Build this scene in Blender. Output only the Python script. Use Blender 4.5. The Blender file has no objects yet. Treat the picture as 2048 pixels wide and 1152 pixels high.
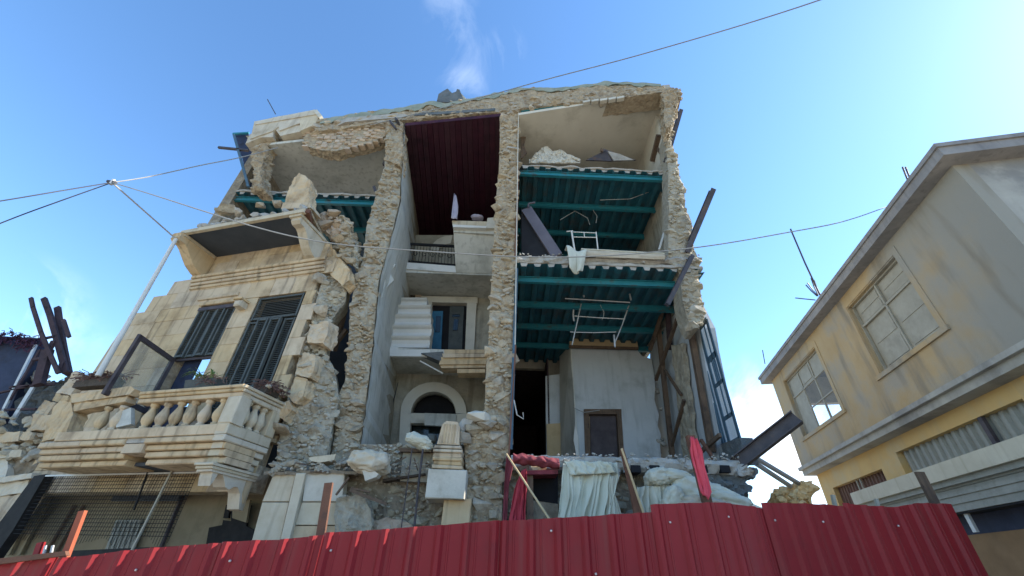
import bpy, bmesh, math, random
from mathutils import Vector as V, Matrix, noise
R = random.Random(7)
S = bpy.context.scene
COL = S.collection
rad = math.radians

# ------------------------------------------------------------------ camera
TH, RO, F = rad(34.8), rad(2.0), 817.0
CAM = V((0, 0, 1.6))
cs, sn = math.cos(RO), math.sin(RO)
R0, U0, F0 = V((1, 0, 0)), V((0, -math.sin(TH), math.cos(TH))), V((0, math.cos(TH), math.sin(TH)))
cam_d = bpy.data.cameras.new('camera')
cam = bpy.data.objects.new('camera', cam_d)
COL.objects.link(cam)
cr, cu = cs * R0 + sn * U0, -sn * R0 + cs * U0
m = Matrix((cr, cu, -F0)).transposed().to_4x4()
m.translation = CAM
cam.matrix_world = m
cam_d.sensor_width = 36
cam_d.lens = F / 2048 * 36
cam_d.clip_start, cam_d.clip_end = 0.05, 5000
S.camera = cam

# ------------------------------------------------------------------ sky, sun, exposure
SUN_AZ, SUN_EL = rad(84), rad(36)      # azimuth measured from +Y towards +X
w = bpy.data.worlds.new('World'); S.world = w; w.use_nodes = True
wn = w.node_tree; wn.nodes.clear()
def N(nt, t, **k):
    n = nt.nodes.new(t)
    for a, b in k.items():
        if a.startswith('i_'):
            n.inputs[a[2:]].default_value = b
        else:
            setattr(n, a, b)
    return n
sky = N(wn, 'ShaderNodeTexSky', sky_type='NISHITA', sun_disc=False, sun_elevation=SUN_EL, sun_rotation=SUN_AZ,
        altitude=100, air_density=1.0, dust_density=0.15, ozone_density=3.0)
hs = N(wn, 'ShaderNodeHueSaturation'); hs.inputs['Saturation'].default_value = 1.12; hs.inputs['Value'].default_value = 1.06; hs.inputs['Hue'].default_value = .4985
wn.links.new(sky.outputs[0], hs.inputs['Color'])
tc = N(wn, 'ShaderNodeTexCoord')
nz = N(wn, 'ShaderNodeTexNoise'); nz.inputs['Scale'].default_value = 4.5; nz.inputs['Detail'].default_value = 9; nz.inputs['Roughness'].default_value = 0.62
nz.inputs['Distortion'].default_value = 1.1
wn.links.new(tc.outputs['Generated'], nz.inputs['Vector'])
def ray(px, py):
    u, v = (px - 1024) / F, (576 - py) / F
    return (u * cs - v * sn) * R0 + (u * sn + v * cs) * U0 + F0
def cloud_mask(px, py, width, amt, prev):
    c = ray(px, py).normalized()
    d = N(wn, 'ShaderNodeVectorMath', operation='DOT_PRODUCT'); d.inputs[1].default_value = c
    wn.links.new(tc.outputs['Generated'], d.inputs[0])
    mr = N(wn, 'ShaderNodeMapRange', interpolation_type='SMOOTHSTEP')
    mr.inputs['From Min'].default_value = math.cos(rad(width)); mr.inputs['From Max'].default_value = 1
    mr.inputs['To Max'].default_value = amt
    wn.links.new(d.outputs['Value'], mr.inputs['Value'])
    a = N(wn, 'ShaderNodeMath', operation='ADD'); wn.links.new(mr.outputs[0], a.inputs[0])
    if prev: wn.links.new(prev.outputs[0], a.inputs[1])
    else: a.inputs[1].default_value = 0
    return a
cm = None
for args in [(0, 640, 7, .50), (120, 720, 5, .30), (1540, 890, 11, .9), (1620, 930, 7, .5), (930, 130, 5.0, .16), (905, 20, 4, .16), (935, 175, 3, .20), (1010, 95, 3, .16)]:
    cm = cloud_mask(*args, cm)
nr = N(wn, 'ShaderNodeMapRange'); nr.inputs['From Min'].default_value = .42; nr.inputs['From Max'].default_value = .74
wn.links.new(nz.outputs[0], nr.inputs['Value'])
mu = N(wn, 'ShaderNodeMath', operation='MULTIPLY', use_clamp=True)
wn.links.new(nr.outputs[0], mu.inputs[0]); wn.links.new(cm.outputs[0], mu.inputs[1])
mx = N(wn, 'ShaderNodeMix', data_type='RGBA'); mx.inputs['B'].default_value = (5.6, 6.0, 6.4, 1)
wn.links.new(mu.outputs[0], mx.inputs['Factor']); wn.links.new(hs.outputs[0], mx.inputs['A'])
bg = N(wn, 'ShaderNodeBackground'); bg.inputs['Strength'].default_value = 0.135
wn.links.new(mx.outputs['Result'], bg.inputs['Color'])
wo = N(wn, 'ShaderNodeOutputWorld'); wn.links.new(bg.outputs[0], wo.inputs[0])
sd = bpy.data.lights.new('sun', 'SUN'); sd.energy = 4.0; sd.angle = rad(0.5); sd.color = (1, .93, .82)
sun = bpy.data.objects.new('sun', sd); COL.objects.link(sun)
sdir = V((math.sin(SUN_AZ) * math.cos(SUN_EL), math.cos(SUN_AZ) * math.cos(SUN_EL), math.sin(SUN_EL)))
sun.rotation_euler = sdir.to_track_quat('Z', 'Y').to_euler(); sun.location = sdir * 60
S.view_settings.view_transform = 'Standard'; S.view_settings.look = 'None'
S.view_settings.gamma = 1; S.view_settings.use_curve_mapping = False
S.view_settings.exposure = 1.42
S.render.engine = 'CYCLES'
S.cycles.use_denoising = True
S.cycles.max_bounces = 8; S.cycles.diffuse_bounces = 5; S.cycles.transparent_max_bounces = 12

# ------------------------------------------------------------------ pixel (2048 x 1152) -> place
def onY(px, py, y):
    d = ray(px, py); return CAM + d * (y / d.y)
def onZ(px, py, z):
    d = ray(px, py); return CAM + d * ((z - CAM.z) / d.z)
def onX(px, py, x):
    d = ray(px, py); return CAM + d * (x / d.x)
def onPl(px, py, p0, n):
    d = ray(px, py); return CAM + d * ((V(p0) - CAM).dot(n) / d.dot(n))
def onT(px, py, t):
    return CAM + ray(px, py) * t

# ------------------------------------------------------------------ materials
MATS = {}
def pm(name, c1, c2, scale=3.0, c3=None, s3=.7, lo3=.52, hi3=.7, streak=None, rough=.88, bump=.25, bscale=35, vor=0, objvar=0, metal=0, spec=.25, detail=9, stscale=(7, 7, .6), grad=None):
    mt = bpy.data.materials.new(name); mt.use_nodes = True
    nt = mt.node_tree; nt.nodes.clear(); L = nt.links.new
    g = N(nt, 'ShaderNodeNewGeometry'); pos = g.outputs['Position']
    n1 = N(nt, 'ShaderNodeTexNoise'); n1.inputs['Scale'].default_value = scale; n1.inputs['Detail'].default_value = detail; n1.inputs['Roughness'].default_value = .62
    L(pos, n1.inputs['Vector'])
    r = N(nt, 'ShaderNodeMapRange'); r.inputs['From Min'].default_value = .33; r.inputs['From Max'].default_value = .67
    L(n1.outputs[0], r.inputs['Value'])
    a = N(nt, 'ShaderNodeMix', data_type='RGBA'); a.inputs['A'].default_value = (*c1, 1); a.inputs['B'].default_value = (*c2, 1)
    L(r.outputs[0], a.inputs['Factor']); col = a.outputs['Result']
    if c3:
        n2 = N(nt, 'ShaderNodeTexNoise'); n2.inputs['Scale'].default_value = s3; n2.inputs['Detail'].default_value = 10; n2.inputs['Roughness'].default_value = .65
        L(pos, n2.inputs['Vector'])
        q = N(nt, 'ShaderNodeMapRange', interpolation_type='SMOOTHSTEP'); q.inputs['From Min'].default_value = lo3; q.inputs['From Max'].default_value = hi3
        L(n2.outputs[0], q.inputs['Value'])
        b = N(nt, 'ShaderNodeMix', data_type='RGBA'); b.inputs['B'].default_value = (*c3, 1)
        L(q.outputs[0], b.inputs['Factor']); L(col, b.inputs['A']); col = b.outputs['Result']
    if grad:
        gv, g0, g1, gc = grad
        dt = N(nt, 'ShaderNodeVectorMath', operation='DOT_PRODUCT'); dt.inputs[1].default_value = gv; L(pos, dt.inputs[0])
        gn = N(nt, 'ShaderNodeTexNoise'); gn.inputs['Scale'].default_value = .55; gn.inputs['Detail'].default_value = 9; gn.inputs['Roughness'].default_value = .6; L(pos, gn.inputs['Vector'])
        ga = N(nt, 'ShaderNodeMath', operation='MULTIPLY_ADD'); ga.inputs[1].default_value = 9.0; L(gn.outputs[0], ga.inputs[0]); L(dt.outputs['Value'], ga.inputs[2])
        q = N(nt, 'ShaderNodeMapRange', interpolation_type='SMOOTHSTEP'); q.inputs['From Min'].default_value = g0; q.inputs['From Max'].default_value = g1; L(ga.outputs[0], q.inputs['Value'])
        b = N(nt, 'ShaderNodeMix', data_type='RGBA'); b.inputs['B'].default_value = (*gc, 1); L(q.outputs[0], b.inputs['Factor']); L(col, b.inputs['A']); col = b.outputs['Result']
    if streak:
        vm = N(nt, 'ShaderNodeVectorMath', operation='MULTIPLY'); vm.inputs[1].default_value = stscale
        L(pos, vm.inputs[0])
        n3 = N(nt, 'ShaderNodeTexNoise'); n3.inputs['Scale'].default_value = 1; n3.inputs['Detail'].default_value = 6
        L(vm.outputs[0], n3.inputs['Vector'])
        q = N(nt, 'ShaderNodeMapRange', interpolation_type='SMOOTHSTEP'); q.inputs['From Min'].default_value = .5; q.inputs['From Max'].default_value = .72
        q.inputs['To Max'].default_value = streak[3] if len(streak) > 3 else .6
        L(n3.outputs[0], q.inputs['Value'])
        b = N(nt, 'ShaderNodeMix', data_type='RGBA'); b.inputs['B'].default_value = (*streak[:3], 1)
        L(q.outputs[0], b.inputs['Factor']); L(col, b.inputs['A']); col = b.outputs['Result']
    if objvar:
        oi = N(nt, 'ShaderNodeObjectInfo')
        q = N(nt, 'ShaderNodeMapRange'); q.inputs['To Min'].default_value = 1 - objvar; q.inputs['To Max'].default_value = 1 + objvar
        L(oi.outputs['Random'], q.inputs['Value'])
        h = N(nt, 'ShaderNodeHueSaturation'); L(q.outputs[0], h.inputs['Value']); L(col, h.inputs['Color']); col = h.outputs[0]
        q2 = N(nt, 'ShaderNodeMapRange'); q2.inputs['To Min'].default_value = 1.12; q2.inputs['To Max'].default_value = .8
        mm = N(nt, 'ShaderNodeMath', operation='FRACT'); m2 = N(nt, 'ShaderNodeMath', operation='MULTIPLY'); m2.inputs[1].default_value = 7.3
        L(oi.outputs['Random'], m2.inputs[0]); L(m2.outputs[0], mm.inputs[0]); L(mm.outputs[0], q2.inputs['Value'])
        if objvar > .045: L(q2.outputs[0], h.inputs['Saturation'])
    p = N(nt, 'ShaderNodeBsdfPrincipled'); p.inputs['Roughness'].default_value = rough; p.inputs['Metallic'].default_value = metal
    p.inputs['Specular IOR Level'].default_value = spec
    L(col, p.inputs['Base Color'])
    if bump:
        n4 = N(nt, 'ShaderNodeTexNoise'); n4.inputs['Scale'].default_value = bscale; n4.inputs['Detail'].default_value = 6; n4.inputs['Roughness'].default_value = .7
        L(pos, n4.inputs['Vector']); hgt = n4.outputs[0]
        if vor:
            vo = N(nt, 'ShaderNodeTexVoronoi'); vo.inputs['Scale'].default_value = vor
            L(pos, vo.inputs['Vector']); ad = N(nt, 'ShaderNodeMath', operation='ADD'); L(hgt, ad.inputs[0]); L(vo.outputs[0], ad.inputs[1]); hgt = ad.outputs[0]
        bp = N(nt, 'ShaderNodeBump'); bp.inputs['Strength'].default_value = bump; bp.inputs['Distance'].default_value = .03
        L(hgt, bp.inputs['Height']); L(bp.outputs[0], p.inputs['Normal'])
    o = N(nt, 'ShaderNodeOutputMaterial'); L(p.outputs[0], o.inputs[0])
    MATS[name] = mt
    return mt
def glass(name, col, alpha=.35, rough=.1):
    mt = bpy.data.materials.new(name); mt.use_nodes = True
    nt = mt.node_tree; nt.nodes.clear(); L = nt.links.new
    p = N(nt, 'ShaderNodeBsdfPrincipled'); p.inputs['Base Color'].default_value = (*col, 1); p.inputs['Roughness'].default_value = rough
    t = N(nt, 'ShaderNodeBsdfTransparent'); x = N(nt, 'ShaderNodeMixShader'); x.inputs[0].default_value = alpha
    L(t.outputs[0], x.inputs[1]); L(p.outputs[0], x.inputs[2])
    o = N(nt, 'ShaderNodeOutputMaterial'); L(x.outputs[0], o.inputs[0]); MATS[name] = mt
    return mt
pm('limestone', (.48, .355, .215), (.57, .445, .285), 2.6, (.30, .215, .125), 1.1, .48, .72, (.15, .11, .07, .62), bump=.25, bscale=28, objvar=.05)
pm('pale_stone', (.47, .40, .285), (.56, .49, .37), 3, (.38, .31, .22), 1.6, .55, .75, (.22, .17, .11, .4), bump=.22, bscale=30, objvar=.06)
pm('white_stone', (.49, .455, .375), (.58, .54, .45), 3, (.38, .34, .265), 2, .48, .72, bump=.2, bscale=30)
pm('rubble', (.31, .25, .175), (.49, .415, .30), 7, (.25, .20, .135), 2.6, .5, .72, bump=.6, bscale=38, vor=14, objvar=.15)
pm('grey_rubble', (.34, .30, .225), (.47, .42, .32), 6, (.22, .20, .16), 2.2, .5, .72, bump=.6, bscale=36, vor=12, objvar=.13)
pm('mortar', (.29, .225, .15), (.46, .38, .265), 9, (.25, .19, .125), 3, .5, .7, bump=.9, bscale=26, vor=11)
pm('grey_mortar', (.32, .285, .215), (.43, .385, .30), 8, (.22, .195, .15), 2.4, .5, .7, bump=.9, bscale=26, vor=9)
pm('earth', (.20, .165, .12), (.33, .28, .21), 5, (.40, .35, .27), 2, .55, .72, bump=1, bscale=22, vor=9)
pm('brick_stone', (.42, .31, .215), (.51, .40, .285), 5, (.33, .25, .17), 3, .5, .7, bump=.5, bscale=40, objvar=.15)
pm('plaster_grey', (.50, .50, .45), (.57, .57, .52), 1.6, (.36, .36, .32), 1.0, .47, .70, (.24, .235, .20, .5), bump=.12, bscale=20)
pm('plaster_warm', (.55, .515, .43), (.62, .585, .495), 1.2, (.40, .37, .30), 1.1, .48, .72, bump=.12, bscale=18)
pm('plaster_white', (.60, .60, .56), (.68, .67, .63), 2, (.48, .47, .42), 1.6, .55, .75, bump=.1, bscale=24)
pm('plaster_blue', (.44, .47, .485), (.50, .53, .545), 1.2, (.33, .35, .35), 1.1, .52, .76, (.26, .28, .28, .4), bump=.1, bscale=18)
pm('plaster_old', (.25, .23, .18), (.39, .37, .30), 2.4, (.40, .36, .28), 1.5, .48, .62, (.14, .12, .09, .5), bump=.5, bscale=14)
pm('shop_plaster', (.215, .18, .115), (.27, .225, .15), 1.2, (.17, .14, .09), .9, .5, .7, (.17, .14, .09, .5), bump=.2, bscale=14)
pm('painted_shade', (.045, .055, .07), (.065, .075, .09), 2, (.10, .10, .10), 1.5, .6, .75, bump=.1, rough=.7)  # shade under the balconies and in gaps, put into a dark colour
pm('teal_deck', (.014, .085, .12), (.026, .13, .165), 2.6, (.05, .075, .08), 1.6, .48, .68, (.03, .05, .06, .5), stscale=(9, 1.2, 9), rough=.6, bump=.05, spec=.4)
pm('teal_steel', (.015, .155, .20), (.025, .21, .25), 2.4, (.07, .09, .09), 2.4, .52, .68, rough=.5, bump=.06, spec=.4)
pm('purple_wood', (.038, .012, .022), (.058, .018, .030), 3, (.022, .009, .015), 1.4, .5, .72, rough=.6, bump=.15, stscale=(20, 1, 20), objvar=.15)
pm('dark_steel', (.055, .05, .055), (.09, .08, .085), 6, (.13, .075, .045), 3, .55, .72, rough=.6, bump=.2, metal=.2)
pm('rust_steel', (.13, .06, .04), (.19, .09, .055), 8, (.07, .045, .035), 4, .5, .7, rough=.8, bump=.3)
pm('brown_timber', (.11, .075, .052), (.16, .11, .075), 6, (.07, .05, .04), 3, .5, .7, rough=.85, bump=.35, stscale=(30, 30, 1.5), streak=(.06, .045, .035, .6))
pm('char_and_shade', (.045, .032, .038), (.085, .055, .06), 8, (.028, .022, .026), 4, .5, .7, rough=.9, bump=.5)  # charred timber; also carries the shade of the unlit hall
pm('tan_board', (.46, .34, .19), (.54, .41, .24), 4, (.36, .26, .15), 2, .55, .75, bump=.1)
pm('shutter', (.055, .062, .058), (.085, .092, .085), 5, (.12, .125, .115), 3, .55, .75, rough=.6, bump=.12)
pm('dark_frame', (.05, .04, .045), (.085, .07, .075), 5, rough=.65, bump=.15)
pm('blue_frame', (.055, .10, .14), (.075, .13, .17), 5, (.04, .06, .07), 3, .55, .72, rough=.6, bump=.1)
pm('red_sheet', (.215, .012, .017), (.25, .017, .021), .9, (.18, .016, .02), 1.4, .5, .75, (.20, .045, .04, .55), objvar=.04, rough=.48, bump=.05, bscale=9, spec=.22, stscale=(9, 9, .5))
pm('concrete', (.33, .31, .27), (.44, .41, .36), 5, (.24, .22, .185), 2, .5, .72, bump=.6, bscale=26, vor=8)
pm('dark_concrete', (.10, .115, .12), (.17, .18, .18), 4, (.07, .075, .08), 2, .5, .7, bump=.8, bscale=22, vor=7)
pm('roof_membrane', (.22, .25, .20), (.31, .33, .27), 3, (.20, .22, .17), 2, .5, .7, bump=.3)
pm('bounce_ground', (.40, .34, .25), (.46, .40, .30), 5, (.34, .29, .215), .6, .5, .7, bump=.3, bscale=60)  # unseen ground, made pale and warm to bounce light onto the facades
pm('hill', (.05, .085, .10), (.08, .115, .12), .02, (.10, .12, .10), .05, .5, .7, bump=0)  # distance haze put into the colour as blue-green
pm('ochre', (.39, .275, .14), (.45, .335, .19), 1.1, (.33, .285, .215), .55, .45, .64, (.21, .18, .135, .8), bump=.3, bscale=14, stscale=(2.0, 2.0, .4), grad=((-.2079, -.9781, .15), -6.6, -3.0, (.29, .27, .225)))
pm('ochre_low', (.52, .335, .13), (.58, .40, .17), 1.0, (.48, .38, .22), .6, .5, .72, (.42, .32, .18, .45), bump=.12, bscale=10, stscale=(3, 3, .45))
pm('grey_render', (.30, .285, .25), (.40, .38, .33), 1.3, (.22, .21, .195), .7, .5, .7, (.20, .185, .16, .5), bump=.3, bscale=12, stscale=(3, 3, .5))
pm('eave_concrete', (.21, .20, .195), (.29, .275, .26), 2, (.19, .185, .18), .9, .5, .7, (.16, .15, .145, .6), bump=.3, bscale=18)
pm('cream_band', (.46, .42, .32), (.54, .50, .39), 1.5, (.42, .37, .27), 1.2, .55, .75, (.34, .29, .2, .4), bump=.12)
pm('window_paint', (.29, .27, .215), (.36, .335, .27), 3, (.27, .25, .2), 2, .5, .7, rough=.7, bump=.1)
pm('roller', (.23, .235, .205), (.29, .29, .255), 2, (.22, .22, .19), 1.4, .5, .7, (.18, .17, .14, .5), rough=.6, bump=.08)
pm('brown_screen', (.11, .06, .045), (.15, .085, .06), 3, rough=.8, bump=.2)
pm('brown_wall', (.20, .12, .06), (.27, .17, .09), 1.5, rough=.85, bump=.2)
pm('black_void', (.012, .012, .014), (.02, .02, .022), 3, bump=0, rough=.9)  # near-black colour carries the darkness of unlit openings
pm('iron', (.012, .012, .013), (.025, .024, .024), 6, rough=.7, bump=.1, spec=.15)
pm('galv', (.42, .43, .43), (.52, .52, .51), 6, (.33, .32, .30), 3, .5, .7, rough=.5, bump=.05, metal=.3)
pm('white_pipe', (.56, .55, .51), (.64, .63, .58), 4, (.44, .40, .33), 3, .55, .75, rough=.55, bump=.05)
pm('cable', (.24, .24, .23), (.30, .30, .29), 5, rough=.6, bump=0)
pm('dark_cable', (.03, .035, .05), (.05, .055, .07), 5, rough=.6, bump=0)
pm('curtain', (.47, .475, .38), (.54, .55, .45), 3, (.40, .40, .30), 1.5, .5, .75, rough=.9, bump=.12, bscale=60)
pm('white_cloth', (.47, .46, .37), (.56, .55, .45), 4, (.38, .36, .27), 2, .55, .75, rough=.92, bump=.12, bscale=50)
pm('red_cloth', (.34, .035, .05), (.42, .05, .065), 4, (.26, .03, .04), 2, .5, .7, rough=.85, bump=.2, bscale=30)
pm('pink_cloth', (.66, .07, .10), (.74, .11, .14), 4, (.56, .05, .08), 2, .5, .7, rough=.8, bump=.1)
pm('maroon_cloth', (.15, .03, .04), (.22, .05, .06), 5, (.10, .025, .03), 2, .5, .7, rough=.9, bump=.4)
pm('lilac_cloth', (.34, .32, .42), (.44, .42, .50), 5, rough=.9, bump=.1)
pm('mattress_cloth', (.42, .36, .27), (.52, .46, .36), 4, (.36, .30, .21), 2, .5, .75, rough=.92, bump=.25, stscale=(2, 2, 18), streak=(.30, .24, .17, .5))
pm('wardrobe_board', (.095, .085, .10), (.13, .115, .13), 3, rough=.6, bump=.06)
pm('leaf', (.10, .19, .05), (.26, .34, .14), 9, rough=.6, bump=.1, objvar=.15)
pm('dry_leaf', (.10, .06, .055), (.19, .11, .085), 8, rough=.9, bump=.1)
pm('vine', (.045, .022, .045), (.09, .04, .07), 8, rough=.9, bump=.1)
pm('pot', (.05, .06, .055), (.08, .085, .08), 5, (.12, .11, .1), 3, .55, .7, rough=.7, bump=.15)
pm('soil', (.06, .045, .035), (.10, .08, .06), 20, bump=.8)
pm('navy_sheet', (.02, .03, .06), (.035, .045, .085), 3, (.02, .02, .03), 2, .5, .7, rough=.7, bump=.2)
pm('orange_paint', (.28, .07, .035), (.36, .10, .05), 5, (.30, .07, .04), 3, .5, .7, rough=.6, bump=.1)
pm('screw_metal', (.50, .42, .40), (.58, .50, .47), 5, rough=.4, bump=0, metal=.4)
pm('blue_paint', (.03, .13, .22), (.045, .17, .28), 4, rough=.6, bump=.05)
pm('foam', (.72, .44, .18), (.80, .56, .28), 7, (.58, .36, .16), 4, .5, .7, bump=.8, bscale=24, vor=9)
glass('dusty_glass', (.40, .42, .36), .42, .35)
glass('dark_glass', (.02, .03, .035), .8, .08)
glass('clear_glass', (.5, .55, .55), .16, .08)
M = MATS

# ------------------------------------------------------------------ mesh building
WL = {}
def wloc(o): return WL.get(o.name, V((0, 0, 0)))
class MB:
    def __init__(self): self.v, self.f = [], []
    def add(self, vs, fs):
        b = len(self.v); self.v += [V(p) for p in vs]; self.f += [tuple(b + i for i in f) for f in fs]; return self
    def quad(self, a, b, c, d): return self.add([a, b, c, d], [(0, 1, 2, 3)])
    def prism(self, pts, ext):
        n = len(pts); e = V(ext); pts = [V(p) for p in pts]
        return self.add(pts + [p + e for p in pts], [tuple(range(n)), tuple(range(2 * n - 1, n - 1, -1))] + [(i, (i + 1) % n, n + (i + 1) % n, n + i) for i in range(n)])
    def box(self, o, a, b, c):      # corner and three edge vectors
        o, a, b, c = V(o), V(a), V(b), V(c)
        return self.prism([o, o + a, o + a + b, o + b], c)
    def bar(self, p, q, wd, ht, up=(0, 0, 1)):
        p, q = V(p), V(q); d = (q - p).normalized(); s = d.cross(V(up))
        if s.length < 1e-4: s = d.cross(V((0, 1, 0)))
        s.normalize(); u = s.cross(d)
        s, u = s * wd, u * ht
        return self.box(p - s / 2 - u / 2, s, u, q - p)
    def tube(self, path, r, n=6):
        path = [V(p) for p in path]; rings = []; prev = None
        for i, p in enumerate(path):
            d = (path[min(i + 1, len(path) - 1)] - path[max(i - 1, 0)]).normalized()
            s = d.cross(V((0, 0, 1)) if abs(d.z) < .95 else V((0, 1, 0))).normalized(); u = s.cross(d)
            rr = r[i] if isinstance(r, (list, tuple)) else r
            rings.append([p + (s * math.cos(k * 6.2832 / n) + u * math.sin(k * 6.2832 / n)) * rr for k in range(n)])
        vs = [p for q in rings for p in q]; fs = []
        for i in range(len(path) - 1):
            for k in range(n): fs.append((i * n + k, i * n + (k + 1) % n, (i + 1) * n + (k + 1) % n, (i + 1) * n + k))
        fs += [tuple(range(n))[::-1], tuple((len(path) - 1) * n + k for k in range(n))]
        return self.add(vs, fs)
    def lathe(self, base, prof, n=10, ax=(0, 0, 1)):
        b = V(base); vs = []; fs = []
        for (r, z) in prof:
            for k in range(n): vs.append(b + V((r * math.cos(k * 6.2832 / n), r * math.sin(k * 6.2832 / n), z)))
        for i in range(len(prof) - 1):
            for k in range(n): fs.append((i * n + k, i * n + (k + 1) % n, (i + 1) * n + (k + 1) % n, (i + 1) * n + k))
        fs += [tuple(range(n))[::-1], tuple((len(prof) - 1) * n + k for k in range(n))]
        return self.add(vs, fs)
    def ibeam(self, p, q, h, wd, up=(0, 0, 1), t=.018):
        p, q = V(p), V(q); d = (q - p).normalized(); s = d.cross(V(up)).normalized(); u = s.cross(d)
        self.bar(p + u * (h / 2 - t / 2), q + u * (h / 2 - t / 2), wd, t, u)
        self.bar(p - u * (h / 2 - t / 2), q - u * (h / 2 - t / 2), wd, t, u)
        return self.bar(p, q, t, h - 2 * t, u)
    def block(self, o, a, b, c, ch=.012, jit=.006):   # a x b face, c = depth towards the back; chamfered worn front
        o, a, b, c = V(o), V(a), V(b), V(c); A, B, C_ = a.normalized(), b.normalized(), c.normalized()
        def j(): return V((R.uniform(-jit, jit), R.uniform(-jit, jit), R.uniform(-jit, jit)))
        back = [o + c, o + a + c, o + a + b + c, o + b + c]
        mid = [p - c + C_ * ch for p in back]
        fr = [o + A * ch + B * ch, o + a - A * ch + B * ch, o + a + b - A * ch - B * ch, o + b + A * ch - B * ch]
        fr = [p + j() for p in fr]; mid = [p + j() for p in mid]
        fs = [(8, 9, 10, 11), (3, 2, 1, 0)]
        for i in range(4):
            k = (i + 1) % 4
            fs += [(i, k, 4 + k, 4 + i), (4 + i, 4 + k, 8 + k, 8 + i)]
        return self.add(back + mid + fr, fs)
    def grid(self, fn, nu, nv):
        b = [fn(i / nu, j / nv) for j in range(nv + 1) for i in range(nu + 1)]
        return self.add(b, [(j * (nu + 1) + i, j * (nu + 1) + i + 1, (j + 1) * (nu + 1) + i + 1, (j + 1) * (nu + 1) + i) for j in range(nv) for i in range(nu)])
    def build(self, name, mat, parent=None, smooth=False, solid=0, rough=0, cuts=2, **tags):
        lo = V([min(p[k] for p in self.v) for k in range(3)]); hi = V([max(p[k] for p in self.v) for k in range(3)])
        c = (lo + hi) / 2
        if parent is None: c.z = lo.z
        me = bpy.data.meshes.new(name); me.from_pydata([p - c for p in self.v], [], self.f)
        bm = bmesh.new(); bm.from_mesh(me); bmesh.ops.recalc_face_normals(bm, faces=bm.faces)
        if rough:
            bmesh.ops.triangulate(bm, faces=bm.faces)
            for _ in range(cuts):
                es = [e for e in bm.edges if e.calc_length() > .07]
                if es and len(bm.verts) < 3000: bmesh.ops.subdivide_edges(bm, edges=es, cuts=1)
                bmesh.ops.triangulate(bm, faces=[f for f in bm.faces if len(f.verts) > 3])
            bm.normal_update(); mv = []
            for vt in bm.verts:
                q = vt.co + c; k = noise.fractal(q * 4.5, 1, 2, 3) * rough + noise.noise(q * 17) * rough * .35
                mv.append(vt.normal * (k - rough * .25))
            for vt, d in zip(bm.verts, mv): vt.co += d
        bm.to_mesh(me); bm.free()
        me.materials.append(M[mat]); me.validate()
        if smooth:
            for p in me.polygons: p.use_smooth = True
        return link(name, me, c, parent, solid, **tags)
def link(name, me, c, parent=None, solid=0, rot=None, scale=None, **tags):
    o = bpy.data.objects.new(name, me); COL.objects.link(o)
    if parent: o.parent = parent
    o.location = V(c) - (wloc(parent) if parent else V((0, 0, 0)))
    if rot: o.rotation_euler = rot
    if scale: o.scale = scale
    WL[o.name] = V(c)
    if solid:
        md = o.modifiers.new('thickness', 'SOLIDIFY'); md.thickness = solid; md.offset = 0
    for k, x in tags.items(): o[k] = x
    return o
def thing(name, loc, label, category, group=None, kind=None):
    o = bpy.data.objects.new(name, None); COL.objects.link(o); o.location = loc; o.empty_display_size = .1
    WL[o.name] = V(loc); o['label'] = label; o['category'] = category
    if group: o['group'] = group
    return o
def T(label, category, group=None):
    d = dict(label=label, category=category)
    if group: d['group'] = group
    return d

def inside(pt, poly):
    x, y = pt; c = False; n = len(poly)
    for i in range(n):
        x1, y1 = poly[i]; x2, y2 = poly[(i + 1) % n]
        if (y1 > y) != (y2 > y) and x < (x2 - x1) * (y - y1) / (y2 - y1) + x1: c = not c
    return c
def lerp(a, b, t): return a + (b - a) * t
def along(pl, y):       # polyline [(x,y)...] sorted by y -> x at y
    if y <= pl[0][1]: return pl[0][0]
    for (x1, y1), (x2, y2) in zip(pl, pl[1:]):
        if y <= y2: return lerp(x1, x2, (y - y1) / (y2 - y1 + 1e-9))
    return pl[-1][0]

# rough stones: a dozen convex shapes shared by all copies
def stone_mesh(i, mat):
    rr = random.Random(100 + i); bm = bmesh.new()
    for k in range(13):
        p = V((rr.gauss(0, 1), rr.gauss(0, 1), rr.gauss(0, 1))).normalized()
        q = max(abs(p.x), abs(p.y), abs(p.z)); p = p / (q ** .6) * rr.uniform(.8, 1.05)
        bm.verts.new((p.x * .62, p.y * .55, p.z * .46))
    r = bmesh.ops.convex_hull(bm, input=bm.verts)
    bmesh.ops.delete(bm, geom=[e for e in bm.verts if not e.link_faces], context='VERTS')
    bmesh.ops.bevel(bm, geom=list(bm.edges), offset=.018, segments=1, affect='EDGES', clamp_overlap=True)
    bmesh.ops.recalc_face_normals(bm, faces=bm.faces)
    me = bpy.data.meshes.new('stone'); bm.to_mesh(me); bm.free(); me.materials.append(M[mat]); return me
STONES = {k: [stone_mesh(i, k) for i in range(12)] for k in ('rubble', 'grey_rubble', 'white_stone', 'brick_stone', 'concrete', 'foam')}
COUNT = {'n': 0}
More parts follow.
